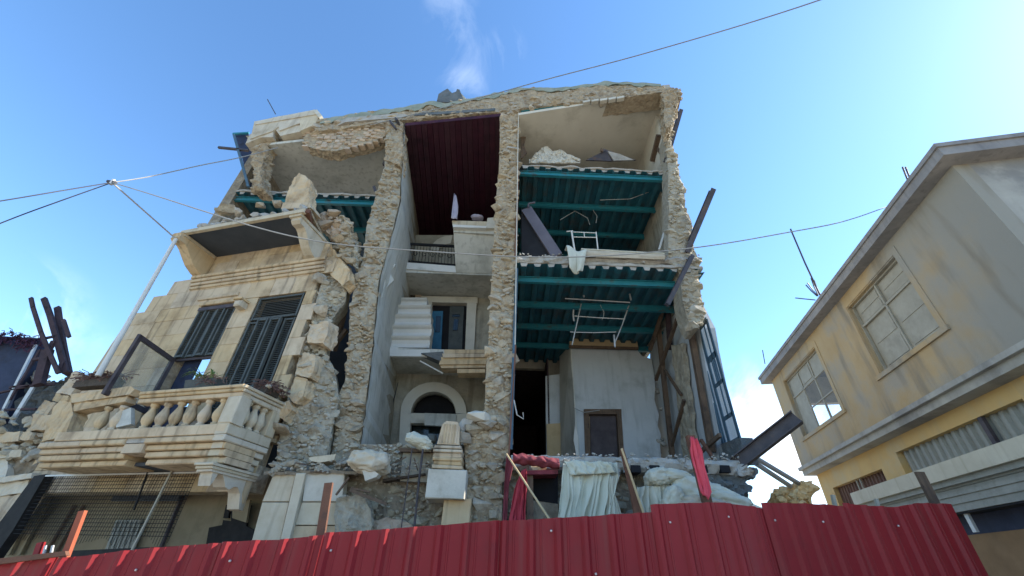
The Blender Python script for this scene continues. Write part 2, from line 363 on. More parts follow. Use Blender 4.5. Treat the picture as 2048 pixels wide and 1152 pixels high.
def scatter(parent, pts, mat, named=True, name='stone'):
    """pts: list of (place, size). The largest become stones of their own, the rest one mesh."""
    pts = sorted(pts, key=lambda q: -q[1]); rest = MB()
    for (p, s) in pts:
        me = R.choice(STONES[mat]); rot = (R.uniform(-.35, .35), R.uniform(-.35, .35), R.uniform(-.5, .5))
        if R.random() < .5: rot = (rot[0], rot[1], rot[2] + 3.14)
        sc = (s * R.uniform(.9, 1.3), s * R.uniform(.8, 1.1), s * R.uniform(.75, 1.1))
        if named and COUNT['n'] < 296:
            COUNT['n'] += 1; link(name, me, p, parent, rot=rot, scale=sc)
        else:
            from mathutils import Euler
            mt = Matrix.Translation(p) @ Euler(rot).to_matrix().to_4x4() @ Matrix.Diagonal((*sc, 1))
            rest.add([mt @ x.co for x in me.vertices], [tuple(f.vertices) for f in me.polygons])
    if rest.v: rest.build('small_stones', mat, parent, kind='stuff')
def rubble(parent, name, left, right, fn, back, size, mat='rubble', core='mortar', nu=10, nv=40, amp=.085, frac=.34, sizes=None, limit=60, min_sp=None, fillers=900):
    """A broken wall face between two outlines (pixel polylines from top to bottom); fn(px, py) -> place on the face."""
    y0, y1 = max(left[0][1], right[0][1]), min(left[-1][1], right[-1][1])
    y0, y1 = min(left[0][1], right[0][1]), max(left[-1][1], right[-1][1])
    bk = V(back)
    def fpt(u, v):
        y = lerp(y0, y1, v); x = lerp(along(left, y), along(right, y), u)
        p = fn(x, y); e = min(u, 1 - u) * 4
        q = noise.fractal(p * 3.1, 1, 2, 4) * amp + noise.noise(p * 9) * amp * .5
        return p + bk.normalized() * (q + amp * .3 - (0 if 0 < u < 1 else -.03))
    mb = MB(); mb.grid(fpt, nu, nv)
    fr = list(mb.v); n1 = nu + 1
    ring = [j * n1 for j in range(nv + 1)] + [nv * n1 + i for i in range(1, n1)] + [j * n1 + nu for j in range(nv - 1, -1, -1)] + [i for i in range(nu - 1, 0, -1)]
    b = len(mb.v); mb.v += [fr[i] + bk for i in ring]; L_ = len(ring)
    mb.f += [(ring[i], ring[(i + 1) % L_], b + (i + 1) % L_, b + i) for i in range(L_)]
    w_ = mb.build(name, core, parent)
    pts = []; tries = 0; sp = min_sp or size * .78
    while tries < 2600 and len(pts) < 900:
        tries += 1
        v = R.random(); y = lerp(y0, y1, v); xl, xr = along(left, y), along(right, y)
        if xr - xl < 4: continue
        m_ = min(.12 * (xr - xl), 6); x = R.uniform(xl + m_, xr - m_); p = fn(x, y)
        s = size * R.choice([.55, .7, .8, 1, 1, 1.2, 1.45])
        if all((p - q).length > (s + r2) * frac * 1.15 for q, r2 in pts):
            pts.append((p, s))
    pts = [(p + bk.normalized() * (s * .22 + R.uniform(-.02, .05)), s) for p, s in pts]
    cell = {}
    for p, q in pts: cell.setdefault((round(p.x * 4), round(p.y * 4), round(p.z * 4)), []).append((p, q))
    fill = []
    for _ in range(fillers):
        y = R.uniform(y0, y1); xl, xr = along(left, y), along(right, y)
        if xr - xl < 4: continue
        x = R.uniform(xl + 2, xr - 2); p = fn(x, y); q = size * R.uniform(.22, .5); k = (round(p.x * 4), round(p.y * 4), round(p.z * 4))
        near = [w for i in (-1, 0, 1) for j in (-1, 0, 1) for l in (-1, 0, 1) for w in cell.get((k[0] + i, k[1] + j, k[2] + l), ())]
        if all((p - w).length > (q + s2) * .36 for w, s2 in near):
            cell.setdefault(k, []).append((p, q)); fill.append((p + bk.normalized() * (q * .15 + R.uniform(-.01, .04)), q))
    if fill: scatter(w_, fill, mat, False)
    pts.sort(key=lambda q: -q[1])
    scatter(w_, pts[:limit], mat, True)
    if len(pts) > limit: scatter(w_, pts[limit:], mat, False)
    return w_

# ================================================================== ROAD, HILL
mb = MB()
GS = .085                      # the street climbs to the right
mb.grid(lambda u, v: V((lerp(-60, 60, u), lerp(-60, 90, v), GS * max(-40, min(40, lerp(-60, 60, u))) - 0.02)), 12, 15)
mb.build('road', 'bounce_ground', kind='structure')
mb = MB()
mb.grid(lambda u, v: V((lerp(-3000, 3000, u), lerp(-3000, 3000, v), -8)), 4, 4)
mb.build('ground', 'bounce_ground', kind='structure')
mb = MB()
def hill(u, v):
    x = lerp(-700, 1500, u); y = lerp(500, 1500, v)
    h = 150 * math.sin(min(1, v * 1.6) * 1.57) + 22 * noise.fractal(V((x * .006, y * .006, 0)), 1, 2, 5) + 3 * noise.noise(V((x * .05, y * .05, 1)))
    return V((x, y, -10 + h * min(1, v * 3) * (.35 + .65 * min(1, max(0, (x + 500) / 900)))))
mb.grid(hill, 120, 40); mb.build('hill', 'hill', kind='structure', smooth=True)

# ================================================================== THE COLLAPSED BUILDING
BLD = thing('collapsed_building', (-2, 8.4, .2), 'ruined stone apartment building with its front torn off, floors and stairwell open to the street', 'building')
RN = V((.146, 1, 0)).normalized(); RP = V((0, 7.557, 0))
def onR(px, py, back=0): return onPl(px, py, RP + RN * back, RN)       # the line of the broken roof edge
Y = 8.0
CEIL = 12.05 + 1.6
# ---- frame of the surviving bay: s runs left along its wall, n outwards
Q = V((-4.63, 8.4, 0)); DL = V((-.966, .259, 0)).normalized(); NL = V((-.259, -.966, 0)).normalized(); UP = V((0, 0, 1))
def Lp(s, n, z): return Q + DL * s + NL * n + UP * z
def onL(px, py, n=0):
    p = onPl(px, py, Q + NL * n, NL); return ((p - Q).dot(DL), p.z)
def onLp(px, py, n=0): return onPl(px, py, Q + NL * n, NL)

# ------------------------------------------------ right bay: steel decks
def deck(x0, x1, y0, y1, z, beams, top=.10, tilt=0, name='floor_deck', xb=None, topmat='concrete'):
    pitch = .34; prof = []
    x = x0
    while x < x1:
        prof += [(x, 0), (x + .15, 0), (x + .185, -.10), (x + .305, -.10)]; x += pitch
    mb = MB(); n = len(prof)
    edge = [R.uniform(-.02, .03) for _ in prof]
    a = [V((p[0], y0 + e, z + p[1] + tilt * (p[0] - x0))) for p, e in zip(prof, edge)]
    b = [V((p[0], y1, z + p[1] + tilt * (p[0] - x0))) for p in prof]
    mb.add(a + b, [(i, i + 1, n + i + 1, n + i) for i in range(n - 1)])
    d = mb.build(name, 'teal_deck', BLD)
    mb = MB(); x = x0
    while x < x1 - pitch:
        zz = z + tilt * (x - x0); e = R.uniform(.0, .05); mb.prism([V((x + .15, y0 + e, zz)), V((x + .185, y0 + e, zz - .095)), V((x + .305, y0 + e, zz - .095)), V((x + .34, y0 + e, zz))], (0, .4, 0)); x += pitch
    mb.build('rib_filling', 'concrete', d, kind='stuff')
    for y in beams:
        mb = MB(); mb.ibeam((x0, y, z - .19), (x1, y, z - .19 + tilt * (x1 - x0)), .17, .10); mb.build('beam', 'teal_steel', d)
    mb = MB(); nn = 60           # broken concrete topping
    def tp(u, v):
        xx = lerp(x0, x1, u); e = noise.fractal(V((xx * 2.5, z, 0)), 1, 2, 4) * .06 + .03
        yy = y0 + e - .03
        pts = [V((xx, yy + .35, z + .01)), V((xx, yy + .05, z + .01)), V((xx, yy, z + .02)), V((xx, yy - .01, z + top * .6)), V((xx, yy + .03, z + top + .03 * noise.noise(V((xx * 4, z, 2))))), V((xx, y1, z + top))]
        p = pts[min(5, int(v * 5 + .01))]; p.z += tilt * (xx - x0); return p
    mb.grid(tp, nn, 5); mb.build('concrete_topping', topmat, d)
    return d
Z3, Z2, Z1 = 10.05 + 1.6, 6.33 + 1.6, 1.68 + 1.6
d3 = deck(.03, 4.62, 8.0, 13.6, Z3, [8.12, 9.38, 10.66, 11.95, 13.2], tilt=-.015)
d2 = deck(.03, 4.75, 8.0, 13.6, Z2, [8.45, 9.62, 10.85, 12.1], top=.13)
# rough concrete edge on deck 2 and deck 1
def rough_edge(name, pts, h, dp, mat, parent, amp=.05, nseg=70, seed=0, dy=0):
    """A broken slab edge: pts = top front line (world points)."""
    def fn(u, v):
        k = u * (len(pts) - 1); i = min(len(pts) - 2, int(k)); p = pts[i].lerp(pts[i + 1], k - i)
        sec = [(dp, -h), (.06, -h), (0, -h * .8), (-.02, -h * .45), (.01, -.02), (.05, 0), (dp, 0)]
        a, b = sec[min(6, int(v * 6 + .01))]
        q = noise.fractal(V((p.x * 3, p.y * 3 + seed, v * 6)), 1, 2, 4) * amp
        r = noise.fractal(V((p.x * 3 + 9, seed, v * 5)), 1, 2, 4) * amp
        return p + V((0, a - (q if 0 < v < 1 else 0), b + r * .7))
    mb = MB(); mb.grid(fn, nseg, 6); return mb.build(name, mat, parent)
e2 = rough_edge('slab_edge', [onY(1034, 512, 7.97), onY(1180, 512, 7.97), onY(1300, 514, 7.97), onY(1402, 512, 7.97)], .17, .6, 'concrete', BLD, .06, seed=3)
pts = []
for k in range(16):
    x = R.uniform(1050, 1390); pts.append((onY(x, R.uniform(508, 526), 7.96), R.uniform(.06, .16)))
scatter(e2, pts, 'concrete')
e1 = rough_edge('slab_edge', [onY(1022, 910, 7.9), onY(1160, 912, 7.9), onY(1320, 915, 7.9), onY(1480, 921, 7.9)], .24, 5.5, 'concrete', BLD, .05, seed=8)
pts = []
for k in range(26):
    x = R.uniform(1040, 1490); pts.append((onY(x, R.uniform(922, 944), 7.9), R.uniform(.07, .2)))
scatter(e1, pts, 'concrete')
# black boxes for hollow-block holes under the first slab, shade as colour
for x in (1262, 1300, 1395, 1440):
    mb = MB(); a = onY(x, 930, 7.84); mb.box(a, (.17, 0, .0), (0, .3, 0), (0, 0, -.12)); mb.build('block_cavity', 'black_void', BLD)
# lower wall behind the drapes
w1 = rubble(BLD, 'lower_wall', [(1005, 925), (1004, 1090)], [(1500, 935), (1475, 960), (1500, 1000), (1480, 1090)], lambda x, y: onY(x, y, 8.25), (0, .5, 0), .24, 'grey_rubble', 'earth', 30, 10, limit=26)
# dark debris hanging at its right end
for pl, yy, mt in [([(1370, 950), (1440, 935), (1480, 925), (1515, 935), (1512, 955), (1495, 962), (1512, 972), (1505, 985), (1490, 990), (1482, 1020), (1440, 1030), (1390, 985)], 7.95, 'dark_concrete'),
                   ([(1475, 935), (1508, 930), (1516, 943), (1500, 955), (1478, 950)], 7.85, 'concrete')]:
    mb = MB(); mb.prism([onY(x, y, yy) for x, y in pl], (0, .5, 0)); mb.build('broken_slab', mt, BLD, rough=.1, cuts=4)

# ------------------------------------------------ interior of right bay
for o_, a_, c_ in [((-4.6, 13.7, 0), (4.55, 0, 0), 14.6), ((1.3, 13.7, 0), (3.7, 0, 0), 14.6), ((-.05, 13.7, Z2 - .3), (1.35, 0, 0), 14.6 - Z2 + .3)]:
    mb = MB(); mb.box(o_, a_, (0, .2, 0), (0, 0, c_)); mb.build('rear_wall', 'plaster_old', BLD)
mb = MB(); hb_ = [V((x, y, z)) for z in (Z1 - .2, Z2 - .2) for x, y in ((-.2, 13.75), (1.5, 13.75), (1.5, 21), (-.2, 21))]
mb.add(hb_, [(0, 1, 2, 3), (4, 5, 6, 7), (1, 2, 6, 5), (2, 3, 7, 6), (3, 0, 4, 7)]); mb.build('dark_hall', 'char_and_shade', BLD, solid=.05)  # unlit depth of the hall painted in a charred tone
mb = MB(); mb.box((1.28, 12.9, Z1), (.05, 0, 0), (0, .85, 0), (0, 0, 4.4)); mb.build('hall_wall', 'char_and_shade', BLD)  # dark tone here is the hall's shade, not burning
YP = 12.0
def pane(name, pl, y, dep, mat, parent=BLD, **k):
    mb = MB(); mb.prism([onY(a, b, y) for a, b in pl], (0, dep, 0)); return mb.build(name, mat, parent, **k)
pw = [(1144, 693), (1272, 697), (1284, 712), (1303, 718), (1308, 745), (1310, 770), (1309, 800), (1318, 830), (1315, 850), (1322, 870), (1320, 890), (1324, 935), (1248, 935), (1243, 826), (1172, 826), (1176, 935), (1160, 935), (1158, 880), (1150, 850), (1148, 780), (1142, 730)]
part = pane('partition_wall', pw, YP, .14, 'plaster_blue')
pts = [(onY(R.uniform(1308, 1326), R.uniform(730, 910), YP + .05), R.uniform(.1, .22)) for _ in range(14)]
scatter(part, pts, 'concrete')
pane('lintel_board', [(1138, 668), (1272, 671), (1277, 697), (1140, 693)], YP - .12, .1, 'tan_board')
pane('batten', [(1138, 690), (1277, 694), (1277, 699), (1138, 695)], YP - .16, .06, 'brown_timber')
pane('plaster_flake', [(1150, 850), (1156, 872), (1158, 935), (1154, 935), (1151, 900), (1147, 880)], YP - .06, .05, 'plaster_white')
# door
dr = pane('door', [(1180, 828), (1238, 828), (1241, 935), (1182, 935)], YP + .10, .05, 'dark_frame')
for pl in ([(1168, 818), (1243, 818), (1243, 828), (1168, 828)], [(1168, 828), (1178, 828), (1182, 935), (1172, 935)], [(1234, 828), (1243, 828), (1250, 935), (1240, 935)]):
    pane('door_frame', pl, YP - .05, .24, 'brown_timber', dr)
pane('light_switch', [(1261, 905), (1267, 905), (1267, 911), (1261, 911)], YP - .03, .02, 'plaster_white')
# left recess: cabinet-like lower wall in front of the dark hall
pane('inner_wall', [(1091, 752), (1122, 748), (1122, 935), (1093, 935)], 12.9, .12, 'plaster_blue')
pane('wall_panel', [(1093, 848), (1122, 846), (1123, 935), (1095, 935)], 12.84, .05, 'tan_board')
mb = MB(); a, b = onY(1142, 690, YP), onY(1122, 748, 12.9); c_, d_ = onY(1160, 935, YP), onY(1122, 935, 12.9)
mb.add([a, V((b.x, 12.9, a.z)), d_, c_], [(0, 1, 2, 3)]); mb.build('wall_return', 'plaster_grey', BLD, solid=.06)
mb = MB(); mb.box((.06, 8.3, Z1 + .3), (0, 5.4, 0), (.02, 0, 0), (0, 0, 4.2)); mb.build('wall_lining', 'char_and_shade', BLD)  # lining coloured dark for the unlit side of the room
mb = MB(); mb.bar((.08, 7.98, Z1 + .2), (.10, 7.98, Z2 - .2), .07, .05, (0, 1, 0)); mb.build('steel_post', 'blue_frame', BLD)
mb = MB(); mb.bar((.06, 7.98, Z2 + .2), (.06, 7.98, Z3 - .1), .06, .05, (0, 1, 0)); mb.build('steel_post', 'rust_steel', BLD)
mb = MB(); mb.box(onY(1016, 912, 7.72), (.03, 0, 0), (0, .1, 0), onY(1030, 690, 7.72) - onY(1016, 912, 7.72)); mb.build('edge_trim', 'rust_steel', BLD)

# ------------------------------------------------ right side wall, seen from inside
XW = 4.62
def wallX(name, pl, mat, th=.45, x=XW, parent=BLD):
    mb = MB(); mb.prism([onX(a, b, x) for a, b in pl], (th, 0, 0)); return mb.build(name, mat, parent)
# upper storeys: stone courses in outline, rising in ragged steps to the roof
def sdepth(y): return lerp(7.3, 8.15, max(0, min(1, (y - 200) / 400)))
up = rubble(BLD, 'side_wall', [(1336, 225), (1331, 270), (1334, 300), (1337, 340), (1339, 420), (1337, 520), (1362, 545), (1366, 600), (1378, 640), (1388, 656)],
            [(1358, 200), (1348, 240), (1342, 300), (1354, 312), (1360, 348), (1370, 372), (1371, 412), (1384, 440), (1390, 500), (1401, 520), (1399, 545), (1406, 600), (1413, 622), (1408, 642), (1398, 654)],
            lambda x, y: onY(x, y, sdepth(y)), (0, .55, 0), .2, 'grey_rubble', 'grey_mortar', 5, 60, amp=.06, limit=60)
wallX('side_wall', [(1300, 500), (1345, 545), (1362, 580), (1398, 655), (1405, 700), (1442, 890), (1450, 920), (1300, 920)], 'plaster_blue', .4)
mb = MB(); mb.box((XW - .05, 8.75, Z2 - .2), (0, 5.0, 0), (.12, 0, 0), (0, 0, 6.4)); mb.build('side_wall', 'plaster_old', BLD)
mb = MB(); mb.box((XW - .06, 7.75, Z3 + .05), (0, 6, 0), (.12, 0, 0), (0, 0, 2.6)); mb.build('side_wall', 'plaster_warm', BLD)
# exposed timber and steel frame
for nm, mt, p, q, wd, ht in [
    ('timber_post', 'brown_timber', onX(1364, 560, 4.5), onX(1424, 905, 4.5), .13, .12), ('timber_post', 'brown_timber', onX(1316, 650, 4.4), onX(1345, 915, 4.4), .12, .12),
    ('timber_brace', 'brown_timber', onX(1312, 760, 4.36), onX(1368, 600, 4.36), .08, .08), ('timber_brace', 'brown_timber', onX(1330, 740, 4.4), onX(1362, 790, 4.4), .06, .06),
    ('timber_brace', 'brown_timber', onX(1368, 800, 4.4), onX(1340, 905, 4.4), .07, .07), ('timber_post', 'brown_timber', onX(1330, 390, 4.5), onX(1352, 500, 4.5), .07, .07),
    ('timber_brace', 'brown_timber', onX(1400, 905, 4.4), onX(1440, 870, 4.4), .06, .08), ('timber_brace', 'rust_steel', onX(1402, 880, 4.3), onX(1432, 925, 4.3), .06, .06),
    ('timber_post', 'brown_timber', onX(1318, 270, 4.5), onX(1305, 322, 4.5), .16, .12), ('timber_brace', 'brown_timber', onX(1312, 290, 4.55), onX(1330, 320, 4.55), .08, .08),
    ('timber_post', 'char_and_shade', onX(1332, 560, 4.5), onX(1340, 700, 4.5), .12, .1), ('timber_post', 'brown_timber', onX(1350, 545, 4.5), onX(1300, 700, 4.2), .08, .1)]:
    mb = MB(); mb.bar(p, q, wd, ht); mb.build(nm, mt, BLD)
# stone pilaster left standing beside the side window
mb = MB(); mb.prism([onX(1352, 690, 4.58), onX(1372, 688, 4.58), onX(1402, 920, 4.58), onX(1376, 920, 4.58)], (-.14, 0, 0)); mb.build('pilaster', 'grey_mortar', BLD, rough=.05, cuts=4)
# side window: blue frame with tall panes, one pane row per light
wf = MB()
def wx(y, z): return V((XW + .02, y, z))
fy0, fy1, fz0, fz1 = 8.3, 9.02, 1.6 + 2.30, 1.6 + 5.05
def wbar(y0, z0, y1, z1, t=.06):
    mb = MB(); mb.bar(wx(y0, z0), wx(y1, z1), t, .02, (1, 0, 0)); return mb
win = wbar(fy0, fz0, fy0, fz1, .09).build('window', 'blue_frame', BLD)
for a in [(fy1, fz0, fy1, fz1, .12), (8.74, fz0, 8.73, fz1, .10), (8.50, fz0 + .5, 8.48, fz1, .035), (fy0, fz0, fy1, fz0, .12), (fy0, fz1, fy1, fz1, .14), (fy0, 5.78, 8.7, 5.78, .14), (fy0, 5.15, 8.7, 5.15, .08), (fy0, 4.42, 8.7, 4.42, .08),
          (8.90, fz0, 8.89, fz1, .05), (8.56, 5.15, 8.56, 5.7, .03), (8.42, 5.15, 8.42, 5.7, .03)]:
    wbar(*a).build('glazing_bar', 'blue_frame', win)
for (a, b, c_, d_) in [(8.34, 8.48, 4.46, 5.11), (8.52, 8.66, 4.46, 5.11), (8.34, 8.46, 5.9, 6.58), (8.50, 8.64, 5.9, 6.58), (8.34, 8.64, 3.97, 4.38)]:
    mb = MB(); mb.quad(wx(a, c_) + V((.03, 0, 0)), wx(b, c_) + V((.03, 0, 0)), wx(b, d_) + V((.03, 0, 0)), wx(a, d_) + V((.03, 0, 0))); mb.build('pane', 'clear_glass', win)
mb = MB(); mb.prism([onX(1436, 890, XW), onX(1480, 875, XW), onX(1492, 930, XW), onX(1440, 930, XW)], (.25, 0, 0)); mb.build('window_sill', 'dark_concrete', win)

# ------------------------------------------------ ceilings and roof
def ceiling(name, a, b, y1, mat, back=0, h=CEIL, xa=None, xb=None):
    mb = MB(); p, q = V((a.x, a.y, h)), V((b.x, b.y, h))
    mb.prism([p, q, V((xb if xb is not None else q.x, y1, h)), V((xa if xa is not None else p.x, y1, h))], (0, 0, .12)); return mb.build(name, mat, BLD)
ca, cb = V((-3.75, 8.13, CEIL)), V((-.55, 7.66, CEIL))
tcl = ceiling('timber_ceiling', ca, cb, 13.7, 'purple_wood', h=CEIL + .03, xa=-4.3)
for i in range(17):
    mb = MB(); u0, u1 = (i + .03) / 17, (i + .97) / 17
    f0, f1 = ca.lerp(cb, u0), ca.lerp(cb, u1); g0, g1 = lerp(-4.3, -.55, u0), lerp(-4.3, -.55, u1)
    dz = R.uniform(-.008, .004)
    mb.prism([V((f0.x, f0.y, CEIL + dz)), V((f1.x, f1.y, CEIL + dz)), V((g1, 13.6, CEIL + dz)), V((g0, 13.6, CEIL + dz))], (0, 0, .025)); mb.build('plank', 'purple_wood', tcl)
mb = MB(); mb.prism([V((.02, 7.6, CEIL)), V((4.75, 6.95, CEIL + .55)), V((4.75, 13.6, CEIL + .55)), V((.02, 13.6, CEIL))], (0, 0, .12)); mb.build('ceiling', 'plaster_warm', BLD)
mb = MB(); mb.prism([V((-9.3, 9.1, CEIL - .1)), V((-4.2, 8.3, CEIL - .1)), V((-4.6, 13.6, CEIL - .1)), V((-9.3, 13.6, CEIL - .1))], (0, 0, .12)); mb.build('ceiling', 'plaster_grey', BLD)
# plaster patch missing beside the central wall on the top floor
pane('bare_patch', [(1042, 236), (1052, 236), (1058, 248), (1064, 255), (1062, 268), (1052, 272), (1048, 290), (1054, 305), (1044, 316), (1042, 316)], 8.4, .05, 'brown_timber')
# roof slab
top = [onR(x, y) for x, y in [(640, 236), (800, 214), (870, 201), (1000, 183), (1060, 174), (1220, 166), (1350, 181)]]
mb = MB()
ra, rb = onR(640, 250), onR(1350, 190)
mb.prism([V((-9.6, 9.2, CEIL + .35)), V((-6.8, 8.75, CEIL + .35)), V((ra.x + 1, 8.3, CEIL + .35)), V((0, 7.75, CEIL + .7)), V((4.9, 7.05, CEIL + .9)), V((4.9, 14.2, CEIL + .9)), V((-9.6, 14.2, CEIL + .35))], (0, 0, .25)); mb.build('roof_slab', 'concrete', BLD)
def flat(pl_top, pl_bot):      # outlines given left-to-right become a face function over x
    return lambda x, y: onR(x, y)
def band(name, topl, botl, mat, core, size, limit, back=.6, nu=70, nv=6, off=0, amp=.06):
    x0, x1 = topl[0][0], topl[-1][0]
    def fpt(u, v):
        x = lerp(x0, x1, u); y = lerp(along(topl, x) if 0 else along2(topl, x), along2(botl, x), v)
        p = onR(x, y, off); q = noise.fractal(p * 3.3, 1, 2, 4) * amp + noise.noise(p * 10) * amp * .5
        return p + RN * q
    mb = MB(); mb.grid(fpt, nu, nv); fr = list(mb.v); n1 = nu + 1
    ring = [i for i in range(n1)] + [j * n1 + nu for j in range(1, nv + 1)] + [nv * n1 + i for i in range(nu - 1, -1, -1)] + [j * n1 for j in range(nv - 1, 0, -1)]
    b = len(mb.v); mb.v += [fr[i] + RN * back for i in ring]; L_ = len(ring)
    mb.f += [(ring[i], ring[(i + 1) % L_], b + (i + 1) % L_, b + i) for i in range(L_)]
    w_ = mb.build(name, core, BLD); pts = []
    for _ in range(1800):
        x = R.uniform(x0, x1); v = R.random(); p = onR(x, lerp(along2(topl, x), along2(botl, x), v), off); s = size * R.choice([.5, .6, .8, 1, 1.3])
        if all((p - q).length > (s + r2) * .42 for q, r2 in pts): pts.append((p + RN * (s * .18 + R.uniform(-.01, .05)), s))
    pts.sort(key=lambda q: -q[1])
    scatter(w_, pts[:limit], mat); 
    if pts[limit:]: scatter(w_, pts[limit:], mat, False)
    return w_
def along2(pl, x):
    if x <= pl[0][0]: return pl[0][1]
    for (x1, y1), (x2, y2) in zip(pl, pl[1:]):
        if x <= x2: return lerp(y1, y2, (x - x1) / (x2 - x1 + 1e-9))
    return pl[-1][1]
TOPL = [(630, 242), (720, 228), (800, 217), (870, 206), (905, 203), (1000, 186), (1040, 179), (1120, 176), (1200, 171), (1260, 170), (1330, 173), (1362, 180)]
BOTL = [(630, 264), (720, 252), (790, 242), (860, 234), (1000, 224), (1040, 218), (1120, 208), (1200, 200), (1330, 183), (1362, 196)]
band('roof_edge', TOPL, BOTL, 'rubble', 'mortar', .22, 40)
# roofing membrane folded over the broken edge
mb = MB(); MT = [(640, 234), (720, 222), (800, 211), (868, 198), (890, 203), (985, 187), (1045, 172), (1110, 174), (1165, 168), (1210, 161), (1260, 162), (1322, 165)]
def memb(u, v):
    x = lerp(640, 1322, u); y = along2(MT, x) + v * (13 if x < 900 else 8) + (2.5 + 4 * v) * noise.noise(V((x * .045, v * 3, 0))) + 2.5 * v * noise.noise(V((x * .15, v * 3, 5)))
    p = onR(x, y, -.03); return p + RN * (.5 if v == 0 else 0) + V((0, 0, .05 if v == 0 else 0)) + RN * .02 * noise.noise(V((x * .05, v, 4)))
mb.grid(memb, 90, 3); mb.build('roof_membrane', 'roof_membrane', BLD, solid=.02)
# teal angle under the roof edge on the right and brackets
mb = MB(); mb.bar(onR(1042, 224, .1), onR(1318, 186, .1), .08, .08); mb.build('edge_beam', 'teal_steel', BLD)
mb = MB(); mb.bar(onR(830, 232, .02), onR(990, 222, .02), .12, .14); mb.build('edge_beam', 'dark_concrete', BLD)
for i in range(5):
    x = 1166 + i * 17
    mb = MB(); y = along2(BOTL, x) - 2; mb.box(onR(x, y, -.06), (.22, -.03, .035), (0, 0, -.10), (.01, .12, 0)); mb.build('pale_block', 'white_stone', BLD)
mb = MB(); mb.prism([onR(x, y, -.05) for x, y in [(1322, 180), (1361, 178), (1358, 205), (1350, 228), (1345, 250), (1332, 256), (1326, 232), (1328, 205)]], RN * .5); cw = mb.build('roof_corner', 'mortar', BLD, rough=.1, cuts=4)
pts = [(onR(R.uniform(1330, 1352), R.uniform(185, 235), .06), R.uniform(.08, .2)) for _ in range(16)]; scatter(cw, pts, 'rubble')

# ------------------------------------------------ central party wall
def cdepth(y): return lerp(7.62, 8.0, max(0, min(1, (y - 200) / 250)))
CW = rubble(BLD, 'party_wall', [(998, 192), (1000, 260), (998, 330), (990, 420), (986, 520), (980, 600), (977, 680), (972, 720), (970, 790), (968, 830), (930, 842), (928, 900), (934, 960), (932, 1085)],
            [(1038, 184), (1036, 260), (1036, 400), (1034, 520), (1030, 640), (1029, 700), (1022, 800), (1018, 900), (1004, 925), (1004, 1000), (1004, 1085)],
            lambda x, y: onY(x, y, cdepth(y)), (.0, 5.6, 0), .23, 'rubble', 'mortar', 8, 90, limit=90)
mb = MB(); a, b = onY(1037, 215, 7.66), onY(1030, 690, 7.98); mb.bar(a, b, .02, .05, (0, 1, 0)); mb.build('plaster_edge', 'plaster_warm', BLD)
# ------------------------------------------------ left party wall
def ldepth(y): return lerp(8.15, 8.9, max(0, min(1, (y - 250) / 650)))
LWL = [(772, 258), (768, 330), (752, 385), (740, 425), (732, 455), (728, 500), (712, 555), (700, 610), (697, 660), (692, 720), (688, 760), (672, 800), (668, 850), (664, 900), (650, 950)]
LWR = [(806, 243), (802, 330), (799, 400), (786, 455), (774, 500), (757, 560), (751, 620), (744, 690), (738, 750), (727, 830), (718, 890), (712, 950)]
rubble(BLD, 'party_wall', LWL, LWR, lambda x, y: onY(x, y, ldepth(y)), (-.3, 5.0, 0), .22, 'rubble', 'grey_mortar', 8, 90, limit=100)
# plastered face of the left party wall, towards the stairwell
mb = MB()
def plw(u, v):
    y = lerp(243, 955, v); x = along(LWR, y) + 1.5 + 3 * noise.noise(V((y * .05, 0, 0))); p = onY(x, y, ldepth(y) - .02)
    b = V((p.x - .075 * (13.6 - p.y), 13.6, p.z)); return p.lerp(b, u) + V((.02, 0, 0))
mb.grid(plw, 24, 40); mb.build('plaster_face', 'plaster_grey', BLD)
# loose plaster sheets peeling off its front edge
for pl, yy in [([(768, 492), (782, 495), (790, 508), (783, 520), (791, 530), (780, 545), (788, 560), (776, 572), (768, 585), (762, 560)], 9.2), ([(757, 555), (772, 560), (766, 592), (756, 610), (752, 590)], 8.9)]:
    mb = MB(); mb.prism([onY(a, b, yy) for a, b in pl], (-.03, .1, 0)); mb.build('plaster_flake', 'plaster_grey', BLD)

# ------------------------------------------------ stairwell
YS, YB = 10.7, 12.0
# wall of the arched door
bw = [(760, 735), (990, 742), (990, 930), (895, 930), (912, 828), (908, 812)] + [(867 + 44 * math.cos(t), 825 - 42 * math.sin(t)) for t in [i * math.pi / 10 for i in range(1, 10)]] + [(821, 826), (815, 930), (730, 930)]
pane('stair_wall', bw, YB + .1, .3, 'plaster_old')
arch = MB()
n = 14; oo = [(867 + 66 * math.cos(i * math.pi / n), 826 - 62 * math.sin(i * math.pi / n)) for i in range(n + 1)]; ii = [(867 + 45 * math.cos(i * math.pi / n), 827 - 44 * math.sin(i * math.pi / n)) for i in range(n + 1)]
dw = pane('arched_doorway', [(822, 826), (911, 828), (911, 846), (820, 846)], YB - .02, .25, 'plaster_warm')
for i in range(0, n, 2):
    pane('voussoir', [oo[i], oo[i + 1], oo[i + 2], ii[i + 2], ii[i + 1], ii[i]], YB - .05, .2, 'plaster_warm', dw)
for pl in ([(801, 826), (822, 826), (816, 930), (796, 930)], [(912, 828), (933, 826), (932, 930), (908, 930)]):
    pane('door_jamb', pl, YB - .05, .2, 'plaster_warm', dw)
pane('transom', [(849, 826), (912, 828), (912, 853), (849, 850)], YB - .12, .1, 'plaster_grey', dw)
pane('door_leaf', [(818, 850), (895, 850), (895, 935), (815, 935)], YB + .32, .05, 'dark_glass', dw)
pane('fanlight', [(824, 826)] + [(867 + 45 * math.cos(t), 826 - 43 * math.sin(t)) for t in [i * math.pi / 10 for i in range(10, -1, -1)]], YB + .45, .03, 'black_void', dw)
